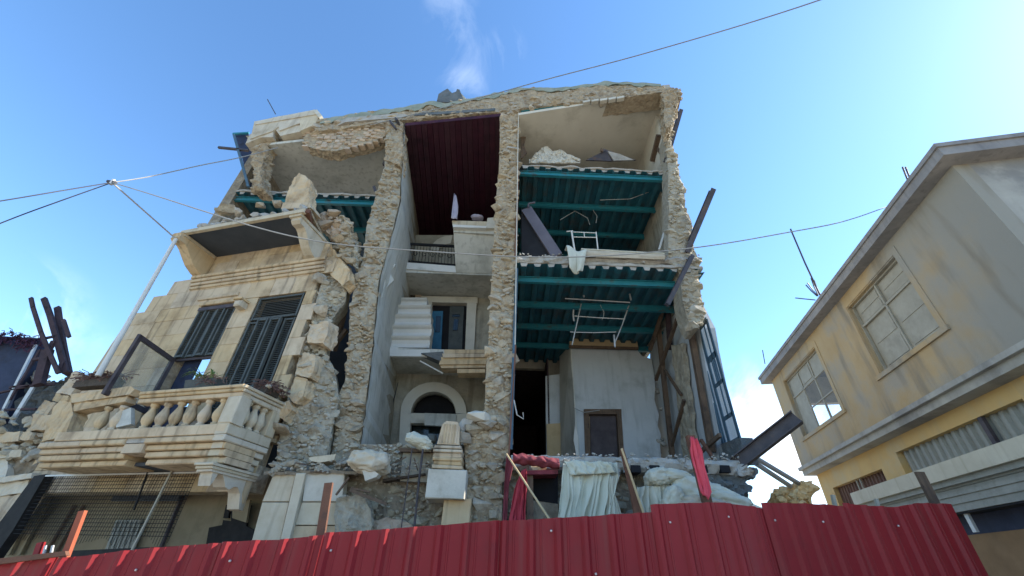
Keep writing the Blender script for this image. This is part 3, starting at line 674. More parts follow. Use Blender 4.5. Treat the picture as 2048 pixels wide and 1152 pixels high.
# middle landing with window above
lz2 = 5.0 + 1.6
mb = MB(); a, b = onY(774, 741, YS), onY(975, 741, YS); mb.box(V((a.x - .6, YS, lz2)), (b.x - a.x + .9, 0, 0), (0, YB - YS + .3, 0), (0, 0, .20)); l2 = mb.build('landing', 'plaster_grey', BLD)
pane('landing_edge', [(776, 699), (860, 700), (860, 713), (776, 712)], YS - .04, .1, 'plaster_white', l2)
pane('landing_edge', [(776, 694), (796, 694), (796, 700), (776, 699)], YS - .02, .2, 'plaster_white', l2)
for k, pl in enumerate(([(842, 706), (886, 703), (884, 712), (892, 715), (880, 722), (856, 712)],)):
    pane('broken_edge', pl, YS - .12, .3, 'dark_concrete', l2)
# fallen reeded cornice on the landing
cz = [(884, 712, 978, 700), (882, 720, 978, 710), (880, 728, 976, 720), (900, 735, 974, 734), (925, 740, 972, 746)]
co = None
for i, (x0, y0, x1, y1) in enumerate([(888, 699, 974, 698), (884, 707, 974, 706), (882, 714, 973, 713), (880, 721, 972, 720), (880, 728, 971, 727), (914, 738, 970, 737)]):
    pr = pane('fallen_cornice' if co is None else 'moulding', [(x0, y0), (x1, y1 + 1), (x1, y1 + 8), (x0 + R.uniform(-4, 3), y0 + 8)], YS - .3 - .05 * (i % 2), .35, 'tan_board' if 0 else 'limestone', BLD if co is None else co)
    co = co or pr
w2 = pane('stair_window', [(868, 612), (932, 612), (930, 700), (866, 700)], YB + .12, .05, 'black_void')
for pl in ([(842, 592), (955, 594), (955, 606), (842, 604)], [(846, 604), (864, 604), (862, 700), (848, 700)], [(934, 606), (953, 606), (948, 702), (930, 702)]):
    pane('surround', pl, YB - .06, .22, 'plaster_warm', w2)
pane('leaf_or_backing', [(864, 622), (886, 622), (882, 698), (862, 698)], YB + .02, .05, 'blue_paint', w2)
pane('leaf_or_backing', [(900, 612), (928, 613), (924, 698), (896, 698)], YB + .04, .05, 'shutter', w2)
for pl in ([(872, 632), (882, 632), (880, 664), (870, 664)], [(905, 628), (920, 628), (919, 633), (904, 633)], [(908, 638), (917, 638), (915, 660), (906, 660)]):
    pane('pane', pl, YB, .03, 'dark_glass', w2)
sw = [(770, 560), (842, 560), (842, 590), (846, 604), (848, 700), (760, 705)]
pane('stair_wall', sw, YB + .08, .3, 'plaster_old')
pane('stair_wall', [(953, 575), (1000, 575), (1000, 705), (948, 705)], YB + .08, .3, 'plaster_old')
pane('stair_wall', [(842, 570), (955, 570), (955, 594), (842, 592)], YB + .06, .3, 'plaster_warm')
pane('niche', [(814, 583), (844, 584), (844, 600), (812, 600)], YB + .03, .1, 'soil'); pane('loose_brick', [(831, 585), (843, 585), (843, 598), (830, 598)], YB, .1, 'brick_stone')
# white steps of the broken flight, one over the other, noses worn round
def step(k, x0, x1, ya, yb, yd):
    mb = MB(); prof = [(0, 0), (-.07, .02), (-.11, .06), (-.07, .12), (.02, .17), (.05, .30), (.03, .42), (0, .50), (.35, .50), (.35, 0)]
    a, b = onY(x0, yb, yd), onY(x1, yb, yd); h = onY(x0, ya, yd).z - a.z
    P = [V((a.x, yd + q[0], a.z + h - q[1] * h / .5)) for q in prof]
    mb.prism(P, (b.x - a.x, 0, b.z - a.z)); return mb.build('stair_step', 'plaster_white', BLD, smooth=False)
for k, (x0, x1, ya, yb) in enumerate([(777, 852, 597, 612), (776, 859, 611, 630), (776, 860, 629, 651), (776, 861, 650, 673), (776, 858, 672, 695)]):
    step(k, x0, x1, ya, yb, YS + .06 + .05 * (4 - k))
# upper landing with railing; flight rising to the right
lz3 = 7.93 + 1.6
mb = MB(); a = onY(806, 544, YS); mb.box(V((a.x - .5, YS, lz3 - .02)), (3.6, 0, 0), (0, YB - YS + .3, 0), (0, 0, .22)); l3 = mb.build('landing', 'plaster_grey', BLD)
pane('landing_edge', [(806, 524), (911, 532), (912, 545), (806, 537)], YS - .05, .1, 'plaster_white', l3)
mb = MB(); fa, fb = onY(912, 545, YS - .02), onY(1000, 548, YS - .02); ga, gb = onY(907, 463, 9.85), onY(1000, 463, 9.85)
mb.add([fa, fb, gb, ga] + [p + V((0, .25, .12)) for p in (fa, fb, gb, ga)], [(0, 1, 2, 3), (7, 6, 5, 4), (0, 4, 5, 1), (1, 5, 6, 2), (2, 6, 7, 3), (3, 7, 4, 0)]); fl = mb.build('stair_flight', 'plaster_grey', BLD)
pane('flight_edge', [(904, 441), (976, 443), (976, 452), (905, 449)], 9.78, .3, 'pale_stone', fl); pane('flight_edge', [(905, 449), (973, 452), (972, 456), (906, 454)], 9.7, .3, 'plaster_white', fl)
pane('flight_edge', [(907, 454), (988, 457), (990, 468), (907, 464)], 9.84, .3, 'plaster_grey', fl); pane('flight_edge', [(975, 436), (996, 434), (998, 456), (972, 456)], 9.72, .3, 'plaster_warm', fl)
rl = pane('stair_railing', [(818, 485), (912, 490), (912, 494), (817, 489)], YS - .02, .05, 'iron')
pane('rail', [(809, 520), (911, 528), (911, 532), (809, 524)], YS - .02, .04, 'iron', rl)
for i in range(16):
    x = 818 + i * 6.1; b0, b1 = onY(x, 487 + i * .33, YS), onY(x - 8 + i * .5, 522 + i * .55, YS); mb = MB(); mb.bar(b0, b1, .014, .014); mb.build('bar', 'iron', rl)
for i in range(5):
    x = 832 + i * 17; c0 = onY(x, 507 + i, YS - .01); mb = MB(); mb.tube([c0 + V((.13 * (1 - t / 14) * math.cos(t * .7), 0, .17 * (1 - t / 14) * math.sin(t * .7))) for t in range(13)], .011, 5); mb.build('scroll', 'iron', rl)
pane('stair_wall', [(800, 470), (912, 470), (912, 535), (790, 535)], YB + .06, .3, 'plaster_old')
ar = [(866 + 46 * math.cos(t), 494 - 24 * math.sin(t)) for t in [i * math.pi / 10 for i in range(2, 9)]]
pane('door_arch', [(905, 470)] + [(902 + 40 * math.cos(t), 500 - 29 * math.sin(t)) for t in [i * math.pi / 12 for i in range(6, 13)]] + [(902 + 24 * math.cos(t), 502 - 15 * math.sin(t)) for t in [i * math.pi / 12 for i in range(12, 5, -1)]], YB - .05, .2, 'plaster_warm')
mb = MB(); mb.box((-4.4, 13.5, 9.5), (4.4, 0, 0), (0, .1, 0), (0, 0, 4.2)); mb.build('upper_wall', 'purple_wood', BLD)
# lower wall of the stair bay
rubble(BLD, 'lower_wall', [(690, 895), (655, 960), (640, 1095)], [(935, 888), (935, 1095)], lambda x, y: onY(x, y, 8.35), (0, .6, 0), .2, 'grey_rubble', 'earth', 26, 16, amp=.08, frac=.5, limit=20)
pane('timber_sill', [(795, 896), (866, 897), (866, 904), (800, 903)], 8.1, .3, 'brown_timber')
pane('plaster_patch', [(806, 903), (872, 904), (868, 965), (800, 962)], 8.2, .12, 'plaster_old')
pane('timber_sill', [(765, 958), (850, 946), (850, 950), (765, 963)], 8.12, .2, 'soil')
mb = MB(); pl = [(742, 1052), (745, 1042), (775, 1034), (800, 1036), (822, 1048), (832, 1062), (740, 1066)]; mb.prism([onY(a, b, 8.0) for a, b in pl], (0, .3, 0)); mb.build('relieving_arch', 'brick_stone', BLD, rough=.04, cuts=4)
mb = MB()
def slabst(u, v):
    return onY(lerp(688, 742, u) + 8 * v * u, lerp(990, 1068, v) - 14 * math.sin(u * 2.6) + 18 * u * u * (1 - v), 7.85) + V((0, .05 * noise.noise(V((u * 4, v * 4, 0))), 0))
pl = [(692, 992), (715, 984), (735, 996), (741, 1020), (744, 1068), (668, 1068), (664, 1030), (672, 995)]
mb.prism([onY(a, b, 7.86) for a, b in pl], (0, .3, 0)); mb.build('stone_slab', 'grey_mortar', BLD, rough=.06, cuts=4)
# ------------------------------------------------ column with capital
cl = MB(); cx = onY(905, 1040, 7.7)
def cbox(x0, x1, y0, y1, dep, yy, mat, name, par):
    mb = MB(); a, b, c_ = onY(x0, y1, yy), onY(x1, y1, yy), onY(x0, y0, yy); mb.block(a, V((b.x - a.x, 0, 0)), V((0, 0, c_.z - a.z)), (0, dep, 0), .015, .008); return mb.build(name, mat, par)
column = cbox(880, 937, 996, 1070, .5, 7.78, 'limestone', 'column', BLD)
cbox(849, 929, 937, 996, .55, 7.62, 'white_stone', 'column_block', column)
for i in range(6):
    y = 889 + i * 8; e = (0, 3, 1, 4, 2, 5)[i]
    cbox(868 - e, 922 + e * .6, y, y + 7.4, .5, 7.68 - .012 * e, 'limestone', 'capital_ring', column)
sh = MB(); a = onY(874, 888, 7.74); b = onY(918, 888, 7.74); t = onY(893, 843, 7.74); wd = b.x - a.x
prof = [V((a.x, 0, a.z)), V((b.x, 0, a.z)), V((b.x - .02, 0, t.z - .08)), V((b.x - .07, 0, t.z)), V((a.x + .12, 0, t.z + .01)), V((a.x + .05, 0, t.z - .06))]
sh.prism([p + V((0, 7.74, 0)) for p in prof], (0, .36, 0)); shaft = sh.build('shaft', 'limestone', column)
for i in range(6):
    x = a.x + wd * (.16 + i * .135); mb = MB(); mb.tube([V((x, 7.74, a.z + .02)), V((x + .012, 7.74, t.z - .05))], .02, 6); mb.build('flute', 'limestone', column)
# boulders against it
for (x, y, s, mt) in [(955, 838, .42, 'white_stone'), (935, 850, .28, 'concrete'), (925, 875, .3, 'concrete'), (945, 860, .3, 'rubble'), (975, 845, .3, 'rubble')]:
    scatter(CW, [(onY(x, y, 7.95), s)], mt)

# ------------------------------------------------ pier right of the balcony
PR = MB(); PR.prism([onY(x, y, 8.12) for x, y in [(548, 952), (690, 950), (670, 1100), (498, 1100)]], (0, .5, 0)); pier = PR.build('pier', 'mortar', BLD, rough=.04, cuts=4)
def ashl(pl, yy, mat='pale_stone', par=None, dep=.2):
    P = [onY(a, b, yy) for a, b in pl]; c = sum(P, V((0, 0, 0))) / len(P); mb = MB(); n = len(P)
    fr = [p.lerp(c, .03) for p in P]; mid = [p + V((0, .015, 0)) for p in P]; bk = [p + V((0, dep, 0)) for p in P]
    mb.add(fr + mid + bk, [tuple(range(n))] + [(i, (i + 1) % n, n + (i + 1) % n, n + i) for i in range(n)] + [(n + i, n + (i + 1) % n, 2 * n + (i + 1) % n, 2 * n + i) for i in range(n)] + [tuple(range(3 * n - 1, 2 * n - 1, -1))])
    return mb.build('stone_block', mat, par or pier)
ashl([(546, 950), (592, 948), (578, 1003), (524, 1003)], 8.02); ashl([(612, 946), (690, 943), (684, 1003), (604, 1003)], 8.0, 'white_stone')
ashl([(524, 1004.5), (578, 1004.5), (556, 1100), (498, 1100)], 8.02); ashl([(603, 1004.5), (684, 1004.5), (672, 1050), (590, 1050)], 8.02); ashl([(589, 1051.5), (672, 1051.5), (668, 1100), (574, 1100)], 8.02, 'limestone')
ashl([(592, 946), (611, 946), (574, 1100), (556, 1100)], 7.93)
mb = MB()
def ledge(u, v):
    x = lerp(535, 775, u); y = lerp(925, 948, v); p = onY(x, y, 8.1); return p + V((0, .5 - .62 * v + .05 * noise.fractal(p * 4, 1, 2, 4), .05 * noise.noise(p * 6)))
mb.grid(ledge, 50, 6); lg = mb.build('broken_ledge', 'earth', BLD, solid=.05)
pts = [(onY(R.uniform(545, 770), R.uniform(925, 948), 8.05), R.uniform(.06, .2)) for _ in range(34)]
scatter(lg, pts, 'grey_rubble')
pts = [(onY(R.uniform(540, 860), R.uniform(922, 946) - (0 if 1 else 0), R.uniform(7.85, 8.2)), R.uniform(.02, .06)) for _ in range(190)]
scatter(lg, pts, 'grey_rubble', False)
pts = [(onY(R.uniform(1030, 1480), R.uniform(908, 925), R.uniform(7.85, 8.0)), R.uniform(.02, .06)) for _ in range(130)]
scatter(e1, pts, 'concrete', False)
pts = [(onY(R.uniform(1040, 1400), R.uniform(506, 516), R.uniform(7.9, 8.05)), R.uniform(.02, .06)) for _ in range(90)]
scatter(e2, pts, 'concrete', False)
for k in range(9):
    a = onY(R.uniform(560, 860), R.uniform(925, 944), 7.95); mb = MB(); mb.bar(a, a + V((R.uniform(-.4, .4), R.uniform(-.15, .1), R.uniform(-.05, .25))), .025, .02); mb.build('splinter', 'brown_timber', lg)
pane('fallen_slab', [(617, 915), (672, 908), (668, 920), (640, 925), (622, 922)], 8.0, .3, 'pale_stone')

# ================================================================== SURVIVING LEFT BAY (same building)
BF = 1.6 + 1.78                # balcony floor
o2 = (onL(614, 583), onL(517, 593)); o1 = (onL(477, 606), onL(399, 617))
H2 = (o2[0][0] + .02, o2[1][0] - .02, BF - .3, (o2[0][1] + o2[1][1]) / 2)
H1 = (o1[0][0] + .02, o1[1][0] - .02, BF - .3, (o1[0][1] + o1[1][1]) / 2)
HOLES = [H1, H2]
SIL = [onL(x, y) for x, y in [(640, 470), (652, 545), (632, 590), (622, 640), (604, 690), (596, 720), (580, 760), (570, 800), (556, 860), (545, 985), (40, 985), (96, 850), (110, 800), (150, 765), (172, 728), (195, 692), (224, 688), (255, 660), (286, 628), (310, 590), (332, 566), (372, 548), (425, 520)]]
CAN = onL(525, 500)[1]         # underside of the upper balcony
fw = MB(); fw.prism([Lp(s, -.06, z) for s, z in SIL[:1] + SIL[1:]], NL * -.01)
facade = MB()
def clip(s0, s1, z0, z1):      # solid pieces of one course
    segs = [(s0, s1)]
    for h in HOLES:
        if h[2] < (z0 + z1) / 2 < h[3]:
            segs = [q for a, b in segs for q in ((a, min(b, h[0])), (max(a, h[1]), b)) if q[1] - q[0] > .04]
    return segs
CH = .46; z = BF - .7; blocks = []
zs = []
while z < CAN + .02:
    zs.append(z); z += CH
zs = sorted([q for q in zs if abs(q - H2[3]) > .18] + [H2[3]] + [CAN + .02])
for k in range(len(zs) - 1):
    z0, z1 = zs[k], zs[k + 1]
    for (a, b) in clip(-.4, 6.2, z0, z1):
        s = a
        first = True
        while s < b - .02:
            wd = min(R.uniform(.55, .95) * (.6 if first and k % 2 else 1), b - s); first = False
            if b - (s + wd) < .25: wd = b - s
            if inside((s + wd / 2, (z0 + z1) / 2), SIL): blocks.append((s, s + wd, z0, z1))
            s += wd
blocks = [q for q in blocks if not (q[1] <= H2[0] + .01 and q[3] <= H2[3] + .01)]
for k in range(len(zs) - 1):
    if zs[k + 1] <= H2[3] + .01: blocks.append((H2[0] - (.42, .26)[k % 2] - R.uniform(0, .06), H2[0], zs[k], zs[k + 1]))
core = MB()
for (a, b, z0, z1) in blocks: core.box(Lp(a, -.02, z0), DL * (b - a), UP * (z1 - z0), NL * -.34)
facade = core.build('facade_wall', 'mortar', BLD)
for (a, b, z0, z1) in blocks:
    mb = MB(); pr = R.uniform(-.004, .006); mb.block(Lp(a + .002, pr, z0 + .002), DL * (b - a - .004), UP * (z1 - z0 - .004), NL * -.37, .006, .002)
    mb.build('stone_block', 'limestone', facade)
# broken rubble core at the bay's right end
RL = [(648, 545), (634, 590), (625, 640), (606, 690), (596, 720), (584, 770), (572, 800), (560, 860), (548, 930)]
RR = [(700, 545), (690, 600), (660, 640), (655, 670), (652, 705), (668, 735), (674, 770), (676, 800), (664, 850), (650, 930)]
rubble(BLD, 'broken_core', RL, RR, lambda x, y: onPl(x, y, Q + NL * -.12, V((.10, -1, 0)).normalized()), (-.1, .5, 0), .2, 'grey_rubble', 'grey_mortar', 12, 50, amp=.09, limit=60)
for (x, y, s) in [(640, 560, .35), (655, 530, .34), (565, 860, .32), (615, 730, .3), (640, 620, .3)]:
    scatter(facade, [(onLp(x, y, -.05), s)], 'concrete' if 0 else 'rubble')
# quoins and dressed corner blocks, stepping out of line
for pl, n_ in [([(620, 648), (658, 640), (655, 668), (646, 688), (614, 684)], .02), ([(603, 705), (632, 708), (628, 740), (618, 756), (590, 748)], .02), ([(588, 752), (615, 757), (606, 792), (592, 806), (574, 792)], .02), ([(556, 810), (578, 800), (584, 820), (566, 842), (552, 832)], .04)]:
    mb = MB(); P = [onLp(x, y, n_) for x, y in pl]; mb.prism(P, NL * -.4); mb.build('corner_stone', 'limestone', facade, rough=.05, cuts=4)
# cornice mouldings over the windows
zc0 = (onL(650, 553)[1] + onL(399, 570)[1]) / 2; zc1 = (onL(652, 524)[1] + onL(398, 553)[1]) / 2
sR, sL = onL(652, 535)[0], onL(392, 560)[0]
corn = None; hh = (zc1 - zc0) / 4
for i, pr in enumerate((.05, .085, .12, .16)):
    mb = MB()
    for s0 in [sR + (sL - sR) * t for t in (0, .25, .5, .75)]:
        mb.block(Lp(s0 + .003, pr, zc0 + hh * i + .004), DL * ((sL - sR) / 4 - .006), UP * (hh - .012), NL * -pr, .012, .003)
    q = mb.build('cornice' if corn is None else 'moulding', 'limestone', BLD if corn is None else corn); corn = corn or q
# frieze
# lintel band over the left window and stone lantern bracket
for (x0, y0, x1, y1, nm) in [(400, 596, 480, 586, 'lintel'), (402, 606, 478, 597, 'moulding')]:
    a, b = onL(x0, y0), onL(x1, y1); mb = MB(); mb.block(Lp(b[0], .05 if nm == 'lintel' else .03, min(a[1], b[1]) - .09), DL * (a[0] - b[0]), UP * .10, NL * -.06); mb.build(nm, 'limestone', BLD)
lb = onL(489, 612); mb = MB(); mb.block(Lp(lb[0] - .10, .24, lb[1] - .12), DL * .20, UP * .16, NL * -.24, .03); lan = mb.build('carved_bracket', 'pale_stone', BLD)
mb = MB(); mb.block(Lp(lb[0] - .13, .28, lb[1] + .05), DL * .27, UP * .05, NL * -.28, .01); mb.build('bracket_cap', 'limestone', lan)
# ------------------------------------------------ shutters
def shutter(s0, s1, z0, z1, n_, louv=.05, kids=None, lean=0, mid=None):
    def q(s, z, d=0): return Lp(s, n_ + d + lean * (z1 - z), z)
    fr = MB(); t = .07
    for (a, b) in (((s0 + t / 2, z0), (s0 + t / 2, z1)), ((s1 - t / 2, z0), (s1 - t / 2, z1))): fr.bar(q(*a), q(*b), .045, t, NL)
    for zz in [z0 + t / 2, z1 - t / 2] + (mid or []): fr.bar(q(s0 + t, zz), q(s1 - t, zz), .045, t, NL)
    sh_ = fr.build('shutter', 'shutter', BLD)
    sl = MB(); zz = z0 + t + .02
    while zz < z1 - t:
        if not any(abs(zz - m_) < .06 for m_ in (mid or [])):
            c = q((s0 + s1) / 2, zz); L2 = (s1 - s0 - 2 * t) / 2
            sl.prism([c + DL * L2 + NL * .018 - UP * .018, c + DL * L2 - NL * .018 + UP * .018, c - DL * L2 - NL * .018 + UP * .018, c - DL * L2 + NL * .018 - UP * .018], (NL * .4 + UP * .9) * .006)
        zz += louv
    sl.build('louvre', 'shutter', sh_, kind='stuff'); return sh_
a, b, z0, z1 = H2; w4 = (b - a) / 4; zt = z1 - .72
shutter(a + .04, b - .04, zt + .02, z1 - .03, -.05, .052)
for k in range(4): shutter(a + .03 + k * (w4 - .012), a + .02 + (k + 1) * (w4 - .012), BF - .1, zt - .02, (-.05, .03, .05, -.05)[k], .052)
mb = MB(); mb.box(Lp(a - .02, -.28, BF - .2), DL * (b - a + .04), UP * (z1 - BF + .5), NL * -.02); mb.build('leaf_or_backing', 'black_void', BLD)  # black backing added behind the shutters to block the sky
a, b, z0, z1 = H1; w3 = (b - a) / 4; zb = onL(345, 716)[1]
for k in range(4): shutter(a + .02 + k * w3, a + .015 + (k + 1) * w3 - .01, zb, z1 - .06, -.06 + (.03 if k % 2 else 0), .052)
mb = MB(); mb.box(Lp(a, -.2, zb), DL * (b - a), UP * (z1 - zb), NL * -.02); mb.build('leaf_or_backing', 'painted_shade', BLD)  # dark backing added so no sky shows between the louvres
mb = MB(); mb.box(Lp(a - .02, -.14, z1 - .10), DL * (b - a + .04), UP * .10, NL * .16); mb.build('window_head', 'dark_frame', BLD)
mb = MB(); mb.box(Lp(a + .55, -.2, BF - .2), DL * .5, UP * (zb - BF + .2), NL * -.03); mb.build('leaf_or_backing', 'navy_sheet', BLD)
mb = MB(); mb.box(Lp(a - .3, -.5, 2.6), DL * (b - a + .6), UP * 2.0, NL * -.05); mb.build('inner_wall', 'painted_shade', BLD)  # dark sheet added to block sky glimpses through the balusters
mb = MB(); mb.bar(Lp(a, -.1, zb - .03), Lp(b, -.1, zb - .03), .06, .06); mb.build('window_rail', 'dark_frame', BLD)
# open casement swung out over the balcony
zz = onL(345, 720, .02)[1]; hA = onLp(345, 720, .02); oA = onZ(279, 674, zz); dz = UP * -1.25
cas = MB(); ax = (oA - hA); nrm = ax.cross(UP).normalized()
for p, q in ((hA, oA), (hA + dz, oA + dz)): cas.bar(p, q, .06, .10)
for p in (hA, oA): cas.bar(p + UP * .05, p + dz - UP * .05, .10, .06, nrm)
ca_ = cas.build('open_casement', 'dark_frame', BLD)
mb = MB(); mb.quad(hA, oA, oA + dz, hA + dz); mb.build('pane', 'dusty_glass', ca_)

# ------------------------------------------------ upper balcony slab with its soffit
ND = 1.05
sr, sl_ = onL(628, 477)[0], onL(425, 520)[0]
fr_, fl_ = onL(606, 427, ND), onL(366, 463, ND)
A = [Lp(sr, 0, CAN), Lp(fr_[0] - .05, ND, CAN), Lp(fl_[0], ND, CAN), Lp(sl_, 0, CAN)]
mb = MB(); mb.prism(A, UP * .10); can = mb.build('upper_balcony', 'painted_shade', BLD)
mb = MB(); mb.bar(A[1] + UP * .03, A[2] + UP * .03, .09, .12); mb.build('slab_edge', 'pale_stone', can)
mb = MB(); mb.bar(A[1] + UP * .05 - DL * .02, A[0] + UP * .05 - NL * .0, .16, .12); mb.build('edge_angle', 'rust_steel', can)
mb = MB(); mb.bar(A[1] + UP * .01 + DL * .16, A[0] + UP * .01 + DL * .16, .12, .06); mb.build('soffit_strip', 'concrete', can)
mb = MB(); mb.prism([Lp(sr - .2, -.3, CAN + .1), Lp(fr_[0] - .1, ND - .06, CAN + .1), Lp(fl_[0] - .2, ND - .06, CAN + .1), Lp(sl_ + .4, -.3, CAN + .1)], UP * .07); mb.build('slab_bed', 'mortar', can)
pts = []
for k in range(60):
    t = R.random(); p = Lp(lerp(fr_[0], fl_[0] - .3, t), ND - .02 - R.random() * .3, CAN + .18 + R.random() * .12); pts.append((p, R.uniform(.07, .24)))
scatter(can, pts, 'concrete')
for (x, y, s) in [(452, 420, .42), (440, 425, .3), (520, 412, .26), (555, 408, .3), (475, 425, .25)]: scatter(can, [(onLp(x, y, ND - .1), s)], 'pale_stone' if 0 else 'rubble')
# brackets
def bracket(s, w_, mat, scale=1.0, z=CAN, L_=1.0, drop=.75, name='scroll_bracket', par=BLD):
    pr = [(0, 0), (L_, 0), (L_ + .03, -.06), (L_, -.12), (L_ + .02, -.2), (L_ - .06, -.27), (L_ - .2, -.27), (L_ - .3, -.33), (L_ * .55, -.50 * drop / .75), (L_ * .42, -.62 * drop / .75), (.25, -.72 * drop / .75), (.12, -drop), (0, -drop)]
    mb = MB(); mb.prism([Lp(s, a, z + b) for a, b in pr], DL * w_); br = mb.build(name, mat, par)
    return br
b1 = bracket(onL(632, 490)[0] - .28, .26, 'pale_stone')
b2 = bracket(onL(415, 525)[0] - .26, .30, 'limestone', L_=1.12)
for b_, s in ((b1, onL(632, 490)[0] - .28), (b2, onL(415, 525)[0] - .26)):
    mb = MB(); mb.box(Lp(s - .03, .06, CAN - .10), DL * .36, NL * 1.0, UP * .08); mb.build('bracket_cap', 'pale_stone', b_)
mb = MB(); P = [onLp(x, y, -.02) for x, y in [(632, 480), (652, 478), (700, 540), (698, 560), (684, 572), (660, 548)]]; mb.prism(P, NL * -.35); mb.build('corner_stone', 'limestone', facade, rough=.05, cuts=4)
# broken wall mass beside the upper balcony
for pl, n_, mt in [([(626, 432), (660, 420), (678, 440), (684, 460), (662, 470), (640, 458)], .05, 'brick_stone'), ([(655, 428), (690, 432), (700, 455), (705, 480), (684, 490), (664, 470)], -.05, 'rubble'), ([(664, 470), (705, 470), (712, 505), (708, 532), (680, 505)], -.1, 'grey_rubble')]:
    mb = MB(); P = [onLp(x, y, n_) for x, y in pl]; mb.prism(P, NL * -.4); wm = mb.build('broken_wall', mt, BLD, rough=.12, cuts=4)
    pts = [(onLp(R.uniform(min(p[0] for p in pl) + 8, max(p[0] for p in pl) - 8), R.uniform(min(p[1] for p in pl) + 6, max(p[1] for p in pl) - 6), n_), R.uniform(.14, .34)) for _ in range(9)]
    pts = [(p, s) for p, s in pts]; scatter(wm, pts, 'rubble' if mt != 'brick_stone' else 'brick_stone')
# leftover pier standing on the upper balcony
mb = MB(); P = [onLp(x, y, ND - .12) for x, y in [(566, 408), (583, 362), (598, 347), (612, 351), (620, 362), (618, 385), (617, 410)]]
mb.prism(P, NL * -.34); pr_ = mb.build('balustrade_pier', 'limestone', can, rough=.04, cuts=4)
mb = MB(); P = [onLp(x, y, ND - .08) for x, y in [(562, 418), (566, 405), (619, 405), (622, 415)]]; mb.prism(P, NL * -.42); mb.build('pier_base', 'limestone', pr_)

# ------------------------------------------------ main balcony
BN = 1.06
zT = onL(487, 770, BN)[1]; zB0 = onL(431, 920, BN)[1]; sC = onL(488, 770, BN)[0]; sE = onL(52, 925, BN)[0]
print('balcony', zB0, zT, sC, sE, BF, CAN, H1, H2)
hB = zT - zB0
lv = [zB0 + hB * t for t in (0, .33, .47, .84, 1.0)]       # ledge, plinth, balusters, rail
def prism_s(mb, s0, s1, prof):      # prof (n, z) run along the wall
    return mb.prism([Lp(s0, a, b) for a, b in prof], DL * (s1 - s0))
mb = MB(); mb.prism([Lp(sC + .05, 0, lv[1] - .08), Lp(sC + .05, BN - .05, lv[1] - .08), Lp(sE - .05, BN - .05, lv[1] - .08), Lp(sE - .05, 0, lv[1] - .08)], UP * .1); bal = mb.build('balcony', 'concrete', BLD)
def ledge_run(s0, s1, base=0, name='ledge', mat='limestone'):
    h = (lv[1] - lv[0]) / 4
    for i in range(4):
        pr = BN - .22 + .065 * i + (.02 if i % 2 else 0)
        n_ = max(1, int((s1 - s0) / .9))
        for k in range(n_):
            a, b = lerp(s0, s1, k / n_), lerp(s0, s1, (k + 1) / n_); mb = MB()
            mb.block(Lp(a + .002, pr, lv[0] + h * i + .003), DL * (b - a - .004), UP * (h - .010), NL * -(pr - .25), .018, .004); mb.build('moulding', mat, bal)
sH0, sH1 = onL(275, 905, BN)[0], onL(233, 908, BN)[0]
ledge_run(sC - .02, sH0); ledge_run(sH1, sE)
mb = MB(); mb.box(Lp(sH0, BN - .35, lv[0] + .18), DL * (sH1 - sH0), UP * .16, NL * .3); mb.build('moulding', 'limestone', bal)
mb = MB(); mb.block(Lp(sC, BN, lv[1]), DL * (sE - .35 - sC), UP * (lv[2] - lv[1]), NL * -.22, .015, .006); mb.build('plinth', 'limestone', bal)
# return side: its cooler, whiter light is put into a paler stone
def ret(n0, n1, z0, z1, s, mat='pale_stone', name='moulding', ch=.015):
    mb = MB(); mb.block(Lp(s, n1, z0), NL * -(n1 - n0), UP * (z1 - z0), DL * .24, ch, .004); return mb.build(name, mat, bal)
h = (lv[1] - lv[0]) / 4
for i in range(4): ret(0, BN - .22 + .065 * i + (.02 if i % 2 else 0), lv[0] + h * i + .003, lv[0] + h * (i + 1) - .007, sC + .12 - .055 * i)
ret(0, BN, lv[1], lv[2], sC - .04, name='plinth')
for s0, s1, z0, z1, dn, mt in [(sC - .05, onL(283, 790, BN)[0], lv[3], lv[4], .03, 'limestone')]:
    for i, (pz0, pz1, pr) in enumerate([(0, .4, 0), (.4, .72, .03), (.72, 1, .06)]):
        mb = MB(); mb.block(Lp(s0, BN + pr, lerp(z0, z1, pz0)), DL * (s1 - s0), UP * (z1 - z0) * (pz1 - pz0) * .985, NL * -(.20 + pr * 1.6), .012, .004); mb.build('handrail', mt, bal)
for i, (pz0, pz1, pr) in enumerate([(0, .4, 0), (.4, .72, .03), (.72, 1, .06)]):
    ret(0, BN + pr - .02, lerp(lv[3], lv[4], pz0), lerp(lv[3], lv[4], pz1) - .004, sC - .05 - pr, name='handrail')
mb = MB(); mb.block(Lp(sC - .06, BN + .015, lv[2]), DL * .30, UP * (lv[3] - lv[2]), NL * -.26, .02, .006); mb.build('corner_pier', 'pale_stone', bal)
ret(0, .22, lv[2], lv[3], sC - .055, name='corner_pier')
sP = onL(108, 850, BN)[0]
def baluster(s, n_, tilt=0):
    hb = lv[3] - lv[2]; b = Lp(s, n_, lv[2])
    prof = [(.075, 0), (.075, .09), (.05, .11), (.06, .16), (.095, .28), (.108, .40), (.095, .52), (.062, .70), (.045, .80), (.05, .86), (.075, .89), (.075, 1.0)]
    mb = MB(); mb.lathe(b, [(r, z * hb) for r, z in prof], 12); return mb.build('baluster', 'limestone' if n_ > BN - .3 and s > sC + .2 else 'pale_stone', bal, smooth=True)  # return balusters paler, that side's cooler light as stone colour
s1 = onL(283, 820, BN)[0]
for k in range(6): baluster(lerp(sC + .42, s1 - .12, k / 5), BN - .12)
for k in range(3): baluster(sC + .07, .34 + k * .20)
for x in (184, 214): baluster(onL(x, 850, BN)[0], BN - .12)
